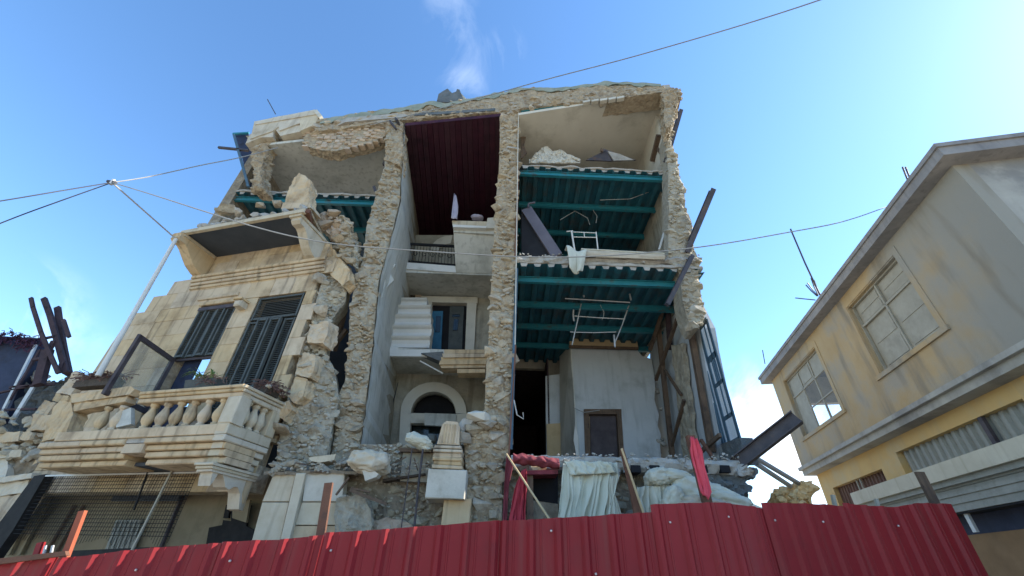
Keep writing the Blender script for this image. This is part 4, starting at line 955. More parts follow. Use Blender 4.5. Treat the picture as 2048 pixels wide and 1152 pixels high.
# damaged left length: rail knocked back, leaning pier
for i, (pz0, pz1, pr) in enumerate([(0, .5, 0), (.5, 1, .04)]):
    P = [onLp(x, y, BN - .02 + pr) for x, y in ([(146, 823), (250, 803), (256, 790), (148, 806)] if i == 0 else [(142, 806), (258, 789), (270, 778), (262, 772), (140, 789)])]
    mb = MB(); mb.prism(P, NL * -.22); mb.build('handrail', 'limestone', bal, rough=.025, cuts=4)
P = [onLp(x, y, BN) for x, y in [(108, 812), (120, 800), (142, 803), (146, 830), (128, 872), (80, 885), (92, 850)]]
mb = MB(); mb.prism(P, NL * -.28); mb.build('leaning_pier', 'limestone', bal, rough=.03, cuts=4)
mb = MB(); P = [onLp(x, y, BN - .1) for x, y in [(232, 826), (262, 815), (262, 848), (232, 855)]]; mb.prism(P, NL * -.08); mb.build('broken_panel', 'plaster_grey', bal)
# console under the balcony
BL_ = BN - .10; cz_ = lv[0] - .02
pr = [(0, 0), (BL_, 0), (BL_, -.12), (BL_ - .05, -.14), (BL_ - .06, -.22), (BL_ - .1, -.34), (BL_ - .14, -.22), (BL_ - .16, -.15), (BL_ - .24, -.13), (BL_ - .32, -.20), (BL_ - .40, -.31), (BL_ - .50, -.34), (BL_ - .58, -.28), (BL_ - .66, -.27), (.20, -.36), (.14, -.50), (.10, -.60), (0, -.62)]
mb = MB(); mb.prism([Lp(sC + .05, a, cz_ + b) for a, b in pr], DL * .26); br = mb.build('console', 'pale_stone', bal)
mb = MB(); mb.prism([Lp(sC + .035, a, cz_ + b) for a, b in [(.03, -.14), (.16, -.14), (.16, -.34), (.08, -.5), (.03, -.5)]], DL * .01); mb.build('sunk_panel', 'limestone', br)
for i in range(3):
    mb = MB(); mb.block(Lp(sC + .02 - .02 * i, BN - .08 + .03 * i, cz_ - .14 + .046 * i), DL * (.32 + .04 * i), UP * .042, NL * -(1.0 + .03 * i), .01, .003); mb.build('console_cap', 'pale_stone', br)
# ------------------------------------------------ shop front below the balcony
SB = -.75
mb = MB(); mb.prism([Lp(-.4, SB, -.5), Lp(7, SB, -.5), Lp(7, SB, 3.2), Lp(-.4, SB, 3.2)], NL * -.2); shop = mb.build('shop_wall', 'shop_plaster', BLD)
mb = MB(); mb.prism([Lp(sC + .4, -.4, lv[0] + .03), Lp(sE - .1, -.4, lv[0] + .03), Lp(sE - .1, BN - .4, lv[0] + .03), Lp(sC + .4, BN - .4, lv[0] + .03)], UP * .06); mb.build('balcony_soffit', 'painted_shade', bal)  # shadow gap under the ledge painted as a dark slab
for i, (x0, y0, x1, y1, wd, mt) in enumerate([(98, 950, 18, 1110, .10, 'shop_plaster'), (122, 950, 40, 1110, .08, 'shop_plaster'), (150, 1010, 90, 1110, .05, 'brown_timber'), (168, 1010, 110, 1110, .04, 'brown_timber'), (384, 945, 320, 1100, .05, 'dark_frame')]):
    mb = MB(); mb.bar(onLp(x0, y0, SB + .06), onLp(x1, y1, SB + .06), wd, .06, NL); mb.build('shop_frame', mt, shop)
for i, (x0, y0, x1, y1, wd, mt, n_) in enumerate([(345, 940, 264, 1100, .035, 'galv', .28), (296, 944, 268, 1020, .02, 'iron', .25)]):
    mb = MB(); mb.bar(onLp(x0, y0, n_), onLp(x1, y1, n_), wd, .03, NL); mb.build('screen_post', 'window_paint' if mt == 'galv' else mt, shop)
mb = MB(); P = [onLp(x, y, .22) for x, y in [(68, 952), (92, 948), (26, 1060), (-20, 1125), (-60, 1125)]]; mb.prism(P, NL * -.16); mb.build('screen_post', 'iron', shop)
mb = MB(); P = [onLp(x, y, SB + .12) for x, y in [(232, 1040), (283, 1040), (262, 1112), (205, 1112)]]; mb.prism(P, NL * -.05); gt = mb.build('crate_panel', 'roller', shop)
for i in range(6):
    mb = MB(); mb.bar(onLp(236 + i * 9, 1042, SB + .14), onLp(211 + i * 10, 1112, SB + .14), .02, .02, NL); mb.build('slat', 'roller', gt)
# wire screen: two sets of wires
mb = MB(); nmin = .24
sa, sb = onL(398, 940, nmin)[0], onL(100, 950, nmin)[0]; z1_ = lv[0] - .02; z0_ = z1_ - 1.15
k = 0
while sa + k * .065 < sb:
    s = sa + k * .065; mb.tube([Lp(s, nmin, z1_), Lp(s, nmin + .0, z0_ + .25 * noise.noise(V((s * 2, 0, 0))))], .0048, 4); k += 1
for k in range(17): mb.tube([Lp(sa, nmin + .008, z1_ - .065 * k), Lp(sb, nmin + .008, z1_ - .065 * k)], .0055, 4)
mb.build('wire_screen', 'iron', shop, kind='stuff')
mb = MB(); mb.bar(Lp(sa - .1, nmin, z1_ + .0), Lp(sb + .1, nmin, z1_ + .0), .03, .03); mb.build('screen_rail', 'galv', shop)
mb = MB(); P = [onLp(x, y, .05) for x, y in [(130, 1102), (300, 1094), (445, 1089), (445, 1100), (300, 1106), (130, 1116)]]; mb.prism(P, NL * -.1); mb.build('shop_rail', 'iron', shop)
for pl, mt in [([(462, 1002), (500, 1010), (492, 1052), (508, 1060), (500, 1100), (410, 1100), (418, 1055), (444, 1050), (446, 1040), (462, 1042)], 'iron'), ([(452, 1010), (462, 1008), (456, 1036), (446, 1036)], 'iron')]:
    mb = MB(); mb.prism([onLp(x, y, -.6) for x, y in pl], NL * -.05); mb.build('recess_shade', mt, shop)  # flat dark plates, the recess's shade in their colour
mb = MB(); mb.prism([onLp(x, y, -.5) for x, y in [(466, 1005), (500, 1000), (492, 1045), (464, 1036)]], NL * -.05); mb.build('plaster_flake', 'shop_plaster', shop)

# ------------------------------------------------ top floor over the left bay
dl = deck(-9.15, -4.3, 9.35, 13.6, 9.95 + 1.6, [9.5, 10.8, 12.1], top=.12)
mb = MB(); mb.box((-9.45, 9.4, 9.6), (.3, 0, 0), (0, 4.2, 0), (0, 0, 4.2)); mb.build('side_wall', 'earth', BLD)
pts_l = [(494, 275), (498, 300), (506, 330), (512, 350), (516, 372)]; pts_r = [(548, 262), (538, 285), (528, 310), (520, 345), (524, 372)]
mb = MB(); mb.prism([onR(x, y, .12) for x, y in [(492, 272), (548, 256), (552, 274), (536, 290), (528, 312), (521, 345), (526, 376), (498, 376), (507, 345), (500, 305)]], RN * .5); mb.build('corner_pier', 'mortar', BLD, rough=.10, cuts=5)
pane('wall_patch', [(572, 268), (640, 262), (652, 292), (640, 305), (600, 300), (585, 314), (566, 300)], 9.8, .3, 'plaster_grey')
mb = MB(); P = [onY(x, y, 9.9) for x, y in [(585, 297), (642, 300), (642, 304), (583, 304)]]; mb.prism(P, (0, .1, 0)); mb.build('slot_shade', 'navy_sheet', BLD)  # hole drawn as a solid navy strip, its darkness in the colour
mb = MB(); P = [onY(x, y, 9.85) for x, y in [(578, 304), (648, 306), (652, 318), (575, 317)]]; mb.prism(P, (0, .2, 0)); mb.build('slot_sill', 'plaster_blue', BLD)
mb = MB(); P = [onY(x, y, 9.7) for x, y in [(467, 266), (496, 265), (502, 300), (514, 352), (498, 372), (485, 318)]]; mb.prism(P, (0, .3, 0)); sp = mb.build('side_panel', 'navy_sheet', BLD)
mb = MB(); mb.bar(onY(466, 268, 9.6), onY(498, 266, 9.6), .06, .08); mb.build('panel_rail', 'teal_steel', sp)
for (x0, y0, x1, y1, wd, mt) in [(468, 270, 497, 374, .07, 'blue_frame'), (535, 199, 551, 228, .03, 'dark_steel'), (437, 295, 497, 301, .07, 'dark_steel'), (775, 308, 768, 330, .09, 'dark_steel'), (775, 315, 757, 390, .07, 'dark_steel'), (748, 374, 756, 396, .09, 'dark_steel')]:
    mb = MB(); mb.bar(onY(x0, y0, 8.9), onY(x1, y1, 8.9), wd, wd); mb.build('bent_bar', mt, BLD)
# roof parapet: dressed blocks, then pinkish brickwork
par = None
for i, pl in enumerate([[(508, 244), (553, 233), (558, 252), (545, 262), (500, 278)], [(553, 233), (598, 226), (600, 246), (558, 262)], [(598, 226), (634, 221), (640, 232), (628, 250), (600, 262)], [(500, 268), (548, 256), (546, 274), (520, 275), (490, 288)], [(548, 256), (604, 250), (606, 262), (560, 272)]]):
    mb = MB(); P = [onR(x, y, -.05 + .04 * (i > 2)) for x, y in pl]; c = sum(P, V((0, 0, 0))) / len(P); n = len(P)
    mb.prism([p.lerp(c, .02) for p in P], RN * .45); q = mb.build('parapet' if par is None else 'stone_block', 'pale_stone', BLD if par is None else par); par = par or q
mb = MB(); P = [onR(x, y, -.08) for x, y in [(508, 243), (630, 219), (636, 223), (634, 228), (510, 249)]]; mb.prism(P, RN * .5); mb.build('coping', 'pale_stone', par)
mb = MB(); P = [onR(x, y, -.12) for x, y in [(626, 221), (634, 219), (644, 231), (638, 235)]]; mb.prism(P, RN * .2); mb.build('broken_coping', 'white_stone', par)
BT = [(600, 262), (640, 248), (700, 250), (740, 252), (790, 241)]; BB = [(612, 292), (640, 300), (672, 302), (710, 292), (740, 286), (790, 262)]
rw = MB(); rw.prism([onR(x, y, .1) for x, y in BT + BB[::-1]], RN * .4); rw = rw.build('brick_wall', 'mortar', BLD, rough=.05, cuts=4)
for row in range(9):
    for col in range(13):
        u0, v0 = (col + (row % 2) * .5 + R.uniform(-.15, .15)) / 13, row / 9
        if u0 > .96: continue
        x = lerp(602, 790, u0); x1 = lerp(602, 790, min(1, u0 + R.uniform(.05, .072))); ya, yb = lerp(along2(BT, x), along2(BB, x), v0 + .008), lerp(along2(BT, x), along2(BB, x), v0 + .105)
        if R.random() < .30 or u0 < 0: continue
        a, b, c_ = onR(x, yb, .08 + R.uniform(-.02, .03)), onR(x1, yb, .08 + R.uniform(-.02, .02)), onR(x, ya, .08)
        mb = MB(); mb.block(a, b - a, UP * (c_.z - a.z), RN * .2, .012, .008); mb.build('brick', 'brick_stone', rw)
mb = MB(); P = [onR(x, y, .02) for x, y in [(768, 250), (806, 243), (806, 300), (800, 330), (772, 320), (776, 285)]]; mb.prism(P, RN * .4); mb.build('wall_head', 'mortar', BLD, rough=.08, cuts=4)
mb = MB(); mb.bar(onR(780, 243, -.1), onR(792, 258, -.1), .10, .05); mb.bar(onR(792, 240, -.1), onR(797, 245, -.1), .2, .05); mb.build('bent_bar', 'dark_steel', BLD)
# wall behind the gap between the bays, the room's shade in its colour
mb = MB(); mb.box((-6.3, 11.2, 0), (2.1, 0, 0), (0, .1, 0), (0, 0, 11)); mb.build('inner_wall', 'painted_shade', BLD)
mb = MB(); mb.bar(onY(690, 618, 9.2), onY(668, 700, 9.2), .16, .1); mb.build('timber_brace', 'brown_timber', BLD)
mb = MB(); mb.bar(onY(693, 660, 9.15), onY(672, 686, 9.15), .12, .08); mb.build('timber_brace', 'brown_timber', BLD)

# ================================================================== YELLOW BUILDING ON THE RIGHT
EB = V((math.sin(rad(12.2)), math.cos(rad(12.2)), 0)); NB = V((-EB.y, EB.x, 0)); B0 = onZ(1870, 290, 9.6)
def Bp(a, n, z): return B0 + EB * a + NB * n + UP * (z - B0.z)
def onB(px, py, n=-.35): return onPl(px, py, B0 + NB * n, NB)
def ab(px, py, n=-.35):
    p = onB(px, py, n); return ((p - B0).dot(EB), p.z)
YB_ = thing('yellow_building', Bp(6, -3, .8), 'weathered yellow ochre two storey building with grey stained plaster and flat concrete eave', 'building')
aF = ab(1546, 770)[0]; zM = ab(1600, 940)[1]; zM2 = ab(1985, 725)[1]; print('right', aF, zM, zM2, B0)
zM = (zM + zM2) / 2
AN = .35                       # near corner of the wall
def bbox(a0, a1, n0, n1, z0, z1, nm, mat, par=YB_):
    mb = MB(); mb.box(Bp(a0, n0, z0), EB * (a1 - a0), NB * (n1 - n0), UP * (z1 - z0)); return mb.build(nm, mat, par)
# upper wall with real openings: built from pieces round the windows
wA = [ab(1688, 622), ab(1786, 518), ab(1884, 652), ab(1772, 742)]; wB = [ab(1572, 761), ab(1623, 700), ab(1690, 814), ab(1605, 878)]
def rect(w): return (min(q[0] for q in w[:2] + w[2:3]) if 0 else (w[1][0] + w[2][0]) / 2, (w[0][0] + w[3][0]) / 2, (w[2][1] + w[3][1]) / 2, (w[0][1] + w[1][1]) / 2)
rA, rB = rect(wA), rect(wB); print('rA', rA, 'rB', rB)
ZT = B0.z - .30
def wall_with(a0, a1, z0, z1, n_, th, holes, nm, mat):
    As = sorted({a0, a1, *[h[0] for h in holes], *[h[1] for h in holes]}); mb = MB()
    for x0, x1 in zip(As, As[1:]):
        mid = (x0 + x1) / 2; hs_ = [h for h in holes if h[0] < mid < h[1]]; zz = z0
        for h in sorted(hs_, key=lambda q: q[2]): 
            if h[2] > zz: mb.box(Bp(x0, n_ - th, zz), EB * (x1 - x0), NB * th, UP * (h[2] - zz))
            zz = h[3]
        if z1 > zz: mb.box(Bp(x0, n_ - th, zz), EB * (x1 - x0), NB * th, UP * (z1 - zz))
    return mb.build(nm, mat, YB_)
uw = wall_with(AN, aF, zM, ZT, -.35, .3, [rA, rB], 'upper_wall', 'ochre')
bbox(AN, AN + .3, -9, -.65, zM, ZT, 'end_wall', 'grey_render'); bbox(aF - .3, aF, -9, -6.5, zM, ZT, 'end_wall', 'grey_render')
# far end wall keeps a big window so that the sky shows through the room
bbox(aF - .3, aF, -6.5, -.65, zM, rB[2] + .25, 'end_wall', 'grey_render'); bbox(aF - .3, aF, -6.5, -.65, rB[3] - .7, ZT, 'end_wall', 'grey_render'); bbox(aF - .3, aF, -1.4, -.65, rB[2] + .25, rB[3] - .7, 'end_wall', 'grey_render')
# eave
ev = MB(); ev.prism([Bp(0, 0, B0.z - .34), Bp(aF + .35, 0, B0.z - .34), Bp(aF + .35, -9.2, B0.z - .34), Bp(0, -9.2, B0.z - .34)], UP * .34); ev = ev.build('eave_slab', 'eave_concrete', YB_)
mb = MB(); mb.prism([Bp(-.04, .04, B0.z - .10), Bp(aF + .4, .04, B0.z - .10), Bp(aF + .4, -9.2, B0.z - .10), Bp(-.04, -9.2, B0.z - .10)], UP * .11); mb.build('eave_lip', 'eave_concrete', ev)
mb = MB()
for k in range(3): mb.lathe(Bp(-.02 + .1 * k, -2.0 - .35 * k, B0.z), [(.3, 0), (.25, .05), (.12, .09)], 10)
mb.build('eave_lump', 'eave_concrete', ev)
# windows: reveal, frame, leaves
def window(r, nm, leaves, openq=None):
    a0, a1, z0, z1 = r; t = .06
    f = MB(); n_ = -.5
    for p, q in (((a0, z0), (a0, z1)), ((a1, z0), (a1, z1)), ((a0, z0), (a1, z0)), ((a0, z1), (a1, z1))): f.bar(Bp(p[0], n_, p[1]), Bp(q[0], n_, q[1]), .08, .08, NB)
    f = f.build(nm, 'window_paint', YB_)
    zt = lerp(z0, z1, .68)
    mb = MB(); mb.bar(Bp(a0, n_, zt), Bp(a1, n_, zt), .06, .06, NB); mb.build('transom', 'window_paint', f)
    for k in range(1, leaves):
        a = lerp(a0, a1, k / leaves); mb = MB(); mb.bar(Bp(a, n_, z0), Bp(a, n_, z1), .06, .06, NB); mb.build('mullion', 'window_paint', f)
    # raised plaster surround
    for (x0, x1, y0, y1) in ((a0 - .2, a0 - .03, z0 - .1, z1 + .2), (a1 + .03, a1 + .2, z0 - .1, z1 + .2), (a0 - .03, a1 + .03, z1 + .03, z1 + .2), (a0 - .25, a1 + .25, z0 - .14, z0 - .02)):
        bbox(x0, x1, -.35, -.35 + (.06 if y1 < z0 else .02), y0, y1, 'surround', 'ochre', f)
    return f, zt, n_
fA, zt, n_ = window(rA, 'window', 2)
a0, a1, z0, z1 = rA; am = (a0 + a1) / 2
for (x0, x1, y0, y1, mt, dn) in [(a0 + .05, am - .03, z0 + .05, zt - .03, 'window_paint', .0), (am + .03, a1 - .05, z0 + .05, zt - .03, 'window_paint', -.03), (a0 + .05, am - .03, zt + .03, z1 - .05, 'window_paint', -.02), (am + .03, a1 - .05, zt + .03, z1 - .05, 'window_paint', -.02)]:
    bbox(x0, x1, n_ - .05 + dn, n_ - .02 + dn, y0, y1, 'shutter_leaf', mt, fA)
    for k in range(2):
        q = lerp(y0, y1, (.08, .55)[k]); bbox(x0 + .12, x1 - .12, n_ - .02 + dn, n_ - .005 + dn, q, q + (y1 - y0) * .36, 'panel', 'window_paint', fA)
fB, zt, n_ = window(rB, 'window', 3)
a0, a1, z0, z1 = rB; l3_ = (a1 - a0) / 3
bbox(a0 + 2 * l3_ + .03, a1 - .05, n_ - .04, n_ - .01, z0 + .05, z1 - .05, 'shutter_leaf', 'window_paint', fB)
bbox(a0 + l3_ + .03, a0 + 2 * l3_ - .03, n_ - .04, n_ - .01, zt + .03, z1 - .05, 'shutter_leaf', 'window_paint', fB)
bbox(a0 + .05, a0 + l3_ - .03, n_ - .04, n_ - .01, zt + .03, z1 - .05, 'shutter_leaf', 'window_paint', fB)
bbox(a0 + l3_ + .15, a0 + 2 * l3_ - .15, n_ - .01, n_ + .01, zt + .12, z1 - .14, 'panel', 'window_paint', fB)
for k in range(2):
    mb = MB(); q0, q1 = a0 + k * l3_ + .04, a0 + (k + 1) * l3_ - .04; mb.quad(Bp(q0, n_, z0 + .05), Bp(q1, n_, z0 + .05), Bp(q1, n_, zt - .03), Bp(q0, n_, zt - .03)); mb.build('pane', 'clear_glass', fB)
    mb = MB(); mb.bar(Bp(q0, n_ + .01, lerp(z0, zt, .5)), Bp(q1, n_ + .01, lerp(z0, zt, .5)), .04, .04, NB); mb.build('glazing_bar', 'window_paint', fB)
# floor slab edge and the recessed ground floor
bbox(AN - .05, aF + .05, -9, -.33, zM - .28, zM, 'floor_band', 'grey_render'); bbox(AN - .1, aF + .1, -.6, -.22, zM - .09, zM + .03, 'drip_moulding', 'grey_render')
NG = -.75
sg = [ab(1790, 912, NG), ab(2029, 794, NG), ab(2090, 860, NG), ab(1822, 960, NG)]
bS = [ab(1668, 982, NG), ab(1757, 931, NG), ab(1783, 975, NG)]
rS = (ab(2060, 820, NG)[0], (sg[0][0] + sg[3][0]) / 2, sg[3][1], (sg[0][1] + sg[1][1]) / 2)
rS = (rS[0], rS[1], sg[3][1] - .3, rS[3])
rD = ((bS[1][0] + bS[2][0]) / 2, bS[0][0], bS[2][1] - .7, (bS[0][1] + bS[1][1]) / 2); print('rS', rS, 'rD', rD)
ZG0 = -1.0
wall_with(-3.0, aF - .1, ZG0, zM - .28, NG, .3, [(max(rS[0], -2.9), rS[1], rS[2], rS[3]), rD, (-2.9, aF - 5.5, ZG0 + .01, ab(2048, 1000, -.5)[1] + .02)], 'ground_wall', 'ochre_low')
def corr(a0, a1, z0, z1, n_, pitch, dep, nm, mat, horizontal=False, par=YB_):
    mb = MB()
    if horizontal:
        k = 0; z = z0
        while z < z1: mb.box(Bp(a0, n_ - dep * (k % 2), z), EB * (a1 - a0), NB * -.03, UP * (pitch * .48)); z += pitch / 2; k += 1
    else:
        prof = []; a = a0
        while a < a1: prof += [(a, 0), (a + pitch * .35, 0), (a + pitch * .5, -dep), (a + pitch * .85, -dep)]; a += pitch
        n = len(prof); mb.add([Bp(p[0], n_ + p[1], z0) for p in prof] + [Bp(p[0], n_ + p[1], z1) for p in prof], [(i, i + 1, n + i + 1, n + i) for i in range(n - 1)])
    return mb.build(nm, mat, par)
sh1 = corr(rS[0], rS[1], rS[2], rS[3], NG - .14, .26, .06, 'roller_shutter', 'roller')
bb = bbox(rS[0] + 1.2, rS[0] + 1.32, NG - .1, NG - .02, rS[2], rS[3], 'shutter_guide', 'dark_frame', sh1)
sh2 = corr(rD[0], rD[1], rD[2], rD[3], NG - .16, .2, .04, 'door_screen', 'brown_screen')
for t in (.45, .52): bbox(lerp(rD[0], rD[1], t), lerp(rD[0], rD[1], t) + .04, NG - .1, NG - .06, rD[2], rD[3], 'door_post', 'window_paint', sh2)
# cream fascia band over the shop, roller box below, shop front
fb = [ab(2048, 850, -.3), ab(2048, 912, -.3), ab(1740, 1003, -.3), ab(1800, 965, -.3)]; print('fascia', fb)
zf1, zf0 = (fb[0][1] + fb[3][1]) / 2, (fb[1][1] + fb[2][1]) / 2
bbox(-3.5, aF - 3.0, NG, -.3, zf0, zf1, 'fascia_band', 'cream_band')
bbox(-3.5, aF - 3.2, NG, -.4, zf0 - .12, zf0 - .005, 'fascia_drip', 'roller')
rz = ab(2048, 1000, -.5)[1]; print('roller', rz)
rb_ = corr(-3.5, aF - 4, rz, zf0 - .12, -.5, .16, .03, 'roller_box', 'roller', True)
bbox(-3.5, aF - 4, NG - .1, -.52, rz - .04, rz - .005, 'box_underside', 'black_void', rb_)  # shade beneath the box painted as a black underside
bbox(-3.5, aF - 5, -1.1, -1.0, rz - .45, rz, 'shop_shade', 'navy_sheet'); bbox(-3.5, aF - 5, -1.0, -.95, ZG0, rz - .42, 'shop_front', 'brown_wall')
for k in range(5): bbox(.2 + k * .55, .225 + k * .55, -.62, -.6, ZG0, rz, 'screen_wire', 'window_paint')
bbox(ab(1962, 1080, -.6)[0], ab(1962, 1080, -.6)[0] + .12, -.66, -.6, rz - .42, rz - .04, 'shop_bracket', 'galv')
# downpipe stain stop: small floor closing the room, roof on top
bbox(AN + .3, aF - .3, -8.8, -.65, zM + .01, zM + .06, 'floor', 'grey_render')
# rebar left standing on the eave
def on_eave(px, py): return onB(px, py, -.05)
RB = thing('rebar_cluster', on_eave(1636, 592), 'cluster of bent rusty reinforcing bars standing on the yellow building eave below the tall mast', 'rebar', 'reinforcing bars on the eave')
for k, (x0, y0, x1, y1) in enumerate([(1636, 592, 1615, 566), (1636, 590, 1622, 556), (1640, 588, 1628, 560), (1630, 600, 1591, 596), (1634, 592, 1612, 570)]):
    mb = MB(); mb.tube([on_eave(x0, y0), on_eave((x0 + x1) / 2 - 1, (y0 + y1) / 2), on_eave(x1, y1)], .022, 5); mb.build('bar', 'dark_steel', RB)
mb = MB(); mb.tube([on_eave(1640, 590), on_eave(1610, 526), on_eave(1581, 458)], .028, 6)
mb.build('antenna_mast', 'dark_steel', **T('tall thin mast on the yellow building eave that the power cable passes', 'mast'))
RB2 = thing('rebar_pair', on_eave(1815, 357), 'two short bars sticking up near the top corner of the yellow building eave', 'rebar', 'reinforcing bars on the eave')
for x in (1805, 1811):
    mb = MB(); mb.tube([on_eave(x + 10, 359), on_eave(x, 334)], .02, 5); mb.build('bar', 'dark_steel', RB2)
mb = MB(); mb.tube([on_eave(1530, 728), on_eave(1525, 700)], .02, 5); mb.build('rebar', 'dark_steel', **T('single short bar at the low far end of the yellow building eave', 'rebar', 'reinforcing bars on the eave'))

# ================================================================== RED SHEET FENCE
FN = thing('sheet_metal_fence', (0, 5.6, 0), 'dark red corrugated metal hoarding along the foot of the ruin', 'fence')
def fpt(px, py):     # the fence bends gently away on the right
    p = onY(px, py, 5.6)
    if p.x > 2.95:
        p0 = V((2.95, 5.6, 0)); d = V((math.cos(rad(17)), math.sin(rad(17)), 0)); n_ = V((-d.y, d.x, 0)); p = onPl(px, py, p0, n_)
    return p
def sheet(tops, seed, first=False, off=0, pitch=.32):
    """tops: pixel points of a sheet's upper edge."""
    P = [fpt(x, y) for x, y in tops]; mb = MB(); tot = [0]
    for a, b in zip(P, P[1:]): tot.append(tot[-1] + (b.xy - a.xy).length)
    L_ = tot[-1]
    def at(s):
        for i in range(len(P) - 1):
            if s <= tot[i + 1] + 1e-6: return P[i].lerp(P[i + 1], (s - tot[i]) / max(1e-6, tot[i + 1] - tot[i]))
        return P[-1]
    out = V((0, -1, 0)) if P[0].x < 2.9 else V((math.sin(rad(17)), -math.cos(rad(17)), 0))
    prof = []; s = 0
    while s < L_:
        for ds, d in ((0, 0), (.035, .042), (.075, .042), (.11, 0), (.155, 0), (.16, .006), (.175, .006), (.18, 0)):
            if s + ds <= L_: prof.append((s + ds, d))
        s += pitch
    prof.append((L_, 0))
    up_, dn = [], []
    for s, d in prof:
        p = at(s) + out * (d + off); up_.append(p + V((0, 0, .008 * noise.noise(V((s * 4, seed, 0)))))); q = p.copy(); q.z = GS * p.x - .05; dn.append(q)
    md = [a.lerp(b, .5) + out * .012 * noise.noise(V((a.x * 1.3, seed, 3))) for a, b in zip(up_, dn)]
    n = len(prof); mb.add(up_ + md + dn, [(i, i + 1, n + i + 1, n + i) for i in range(n - 1)] + [(n + i, n + i + 1, 2 * n + i + 1, 2 * n + i) for i in range(n - 1)])
    sh_ = mb.build('metal_sheet', 'red_sheet', FN, solid=.006)
    return sh_, at, L_, out
sheets = []
for k, tops in enumerate([[(-420, 1168), (-200, 1145), (-40, 1127), (118, 1112)], [(118, 1118), (300, 1096), (445, 1086)], [(445, 1084), (560, 1079), (650, 1070)], [(650, 1066), (780, 1058), (1000, 1041)], [(1000, 1042), (1150, 1034), (1308, 1024)], [(1300, 1010), (1378, 1006), (1450, 1005)], [(1446, 1006), (1490, 1011), (1532, 1018)], [(1520, 1006), (1600, 1007), (1660, 1010), (1690, 1014)], [(1684, 1006), (1740, 1012), (1795, 1014), (1830, 1006), (1902, 1008)]]):
    sheets.append(sheet(tops, k, off=.012 * (k % 2)))
def screw(sh_, px, py):
    p = fpt(px, py) + V((0, -.022, 0)); mb = MB(); mb.lathe(p - V((0, 0, .012)), [(.008, 0), (.014, .006), (.014, .018), (.008, .024)], 8); mb.build('screw', 'screw_metal', sh_)
for k, x, y in [(1, 275, 1140), (2, 462, 1122), (2, 663, 1101), (3, 876, 1082), (4, 1102, 1062), (5, 1339, 1045), (6, 1456, 1034), (6, 1548, 1041), (7, 1644, 1044), (7, 1711, 1050), (8, 1794, 1052), (3, 1191, 1148)]:
    screw(sheets[k][0], x, y)
# posts and rails behind the sheets
def fpost(x0, y0, x1, y1, mat, wd=.09, yy=5.75, **k):
    mb = MB(); p, q = onY(x0, y0, yy), onY(x1, y1, yy); q = p + (q - p) * 1.6; mb.bar(p, q, wd, .05, (0, 1, 0)); return mb.build('post', mat, FN, **k)
fpost(658, 966, 640, 1080, 'rust_steel', .10, label='rusty red flat post rising above the sheets')
fpost(166, 1022, 136, 1100, 'orange_paint', .07, label='bright orange post at the left')
fpost(83, 1085, 70, 1120, 'red_sheet', .06)
fpost(1838, 944, 1868, 1003, 'brown_timber', .13, 6.9, label='brown timber stub standing above the right end')
for k in range(9):
    x = -3.6 + k * 1.25; mb = MB(); a = V((x, 5.68 + max(0, x - 2.95) * .3, GS * x - .1)); mb.bar(a, a + UP * 1.7, .05, .05, (0, 1, 0)); mb.build('post', 'rust_steel', FN)
for z in (.6, 1.5):
    mb = MB(); mb.bar((-7.5, 5.64, z - .64), (2.9, 5.64, z + .25), .04, .06); mb.build('rail', 'rust_steel', FN)
mb = MB(); mb.prism([onY(x, y, 5.5) for x, y in [(-30, 1120), (130, 1102), (132, 1111), (-30, 1132)]], (0, .05, 0)); mb.build('top_rail', 'rust_steel', FN)
for x0, x1 in ((92, 86), (106, 101)):
    mb = MB(); mb.bar(onY(x0, 1091, 5.7), onY(x1, 1112, 5.7), .02, .02, (0, 1, 0)); mb.build('wire_tie', 'galv', FN)
fpost(1665, 990, 1672, 1020, 'window_paint', .04, 6.6); fpost(1752, 998, 1760, 1030, 'window_paint', .04, 6.9)

# ================================================================== DRAPES AND LOOSE THINGS AT THE FOOT OF THE RIGHT BAY
def drape(name, mat, lt, rt, yy, folds, amp, lab, cat, nu=60, nv=26, gather=.4, group=None, seed=0, belly=.0, thick=.012):
    """Cloth hung between a left and a right outline, both given from top to bottom in pixels."""
    ya, yb = lt[0][1], lt[-1][1]; yc, yd = rt[0][1], rt[-1][1]
    def fn(u, v):
        l = (along(lt, lerp(ya, yb, v)), lerp(ya, yb, v)); r = (along(rt, lerp(yc, yd, v)), lerp(yc, yd, v))
        x, y = lerp(l[0], r[0], u), lerp(l[1], r[1], u)
        y += 4 * noise.noise(V((u * 6, seed, 0))) * (1 - v)
        p = onY(x, y, yy); ph = u * folds * 6.283 + 2.2 * noise.noise(V((u * 3, v * 1.2, seed)))
        k = gather + (1 - gather) * min(1, v * 2.2)
        w_ = u * folds + .55 * noise.noise(V((u * 2.5, v * 1.6, seed))) + .25 * noise.noise(V((u * 6, v * 3, seed + 2)))
        d = amp * (1.5 * (.5 - abs(noise.noise(V((w_ * 1.1, v * .35, seed + 5))) * 1.6)) + .8 * (.4 - abs(noise.noise(V((w_ * 2.6, v * .5, seed + 8))))) + .5 * noise.noise(V((w_ * .5, v * 1.2, seed)))) * k
        d += belly * math.sin(v * 3.14)
        d += .012 * noise.noise(V((u * 14, v * 5, seed + 9))) * (1 - v * .6)
        return p + V((d * .35, -d - abs(.05 * noise.noise(V((u * 9, 0, seed)))) * (1 - v), 0))
    mb = MB(); mb.grid(fn, nu, nv); return mb.build(name, mat, smooth=True, solid=thick, **T(lab, cat, group))
drape('curtain', 'curtain', [(1124, 928), (1118, 980), (1112, 1075)], [(1232, 926), (1237, 950), (1222, 1000), (1208, 1070)], 7.6, 5.5, .11, 'pale grey green curtain hanging in folds over the slab edge', 'curtain', 180, 40)
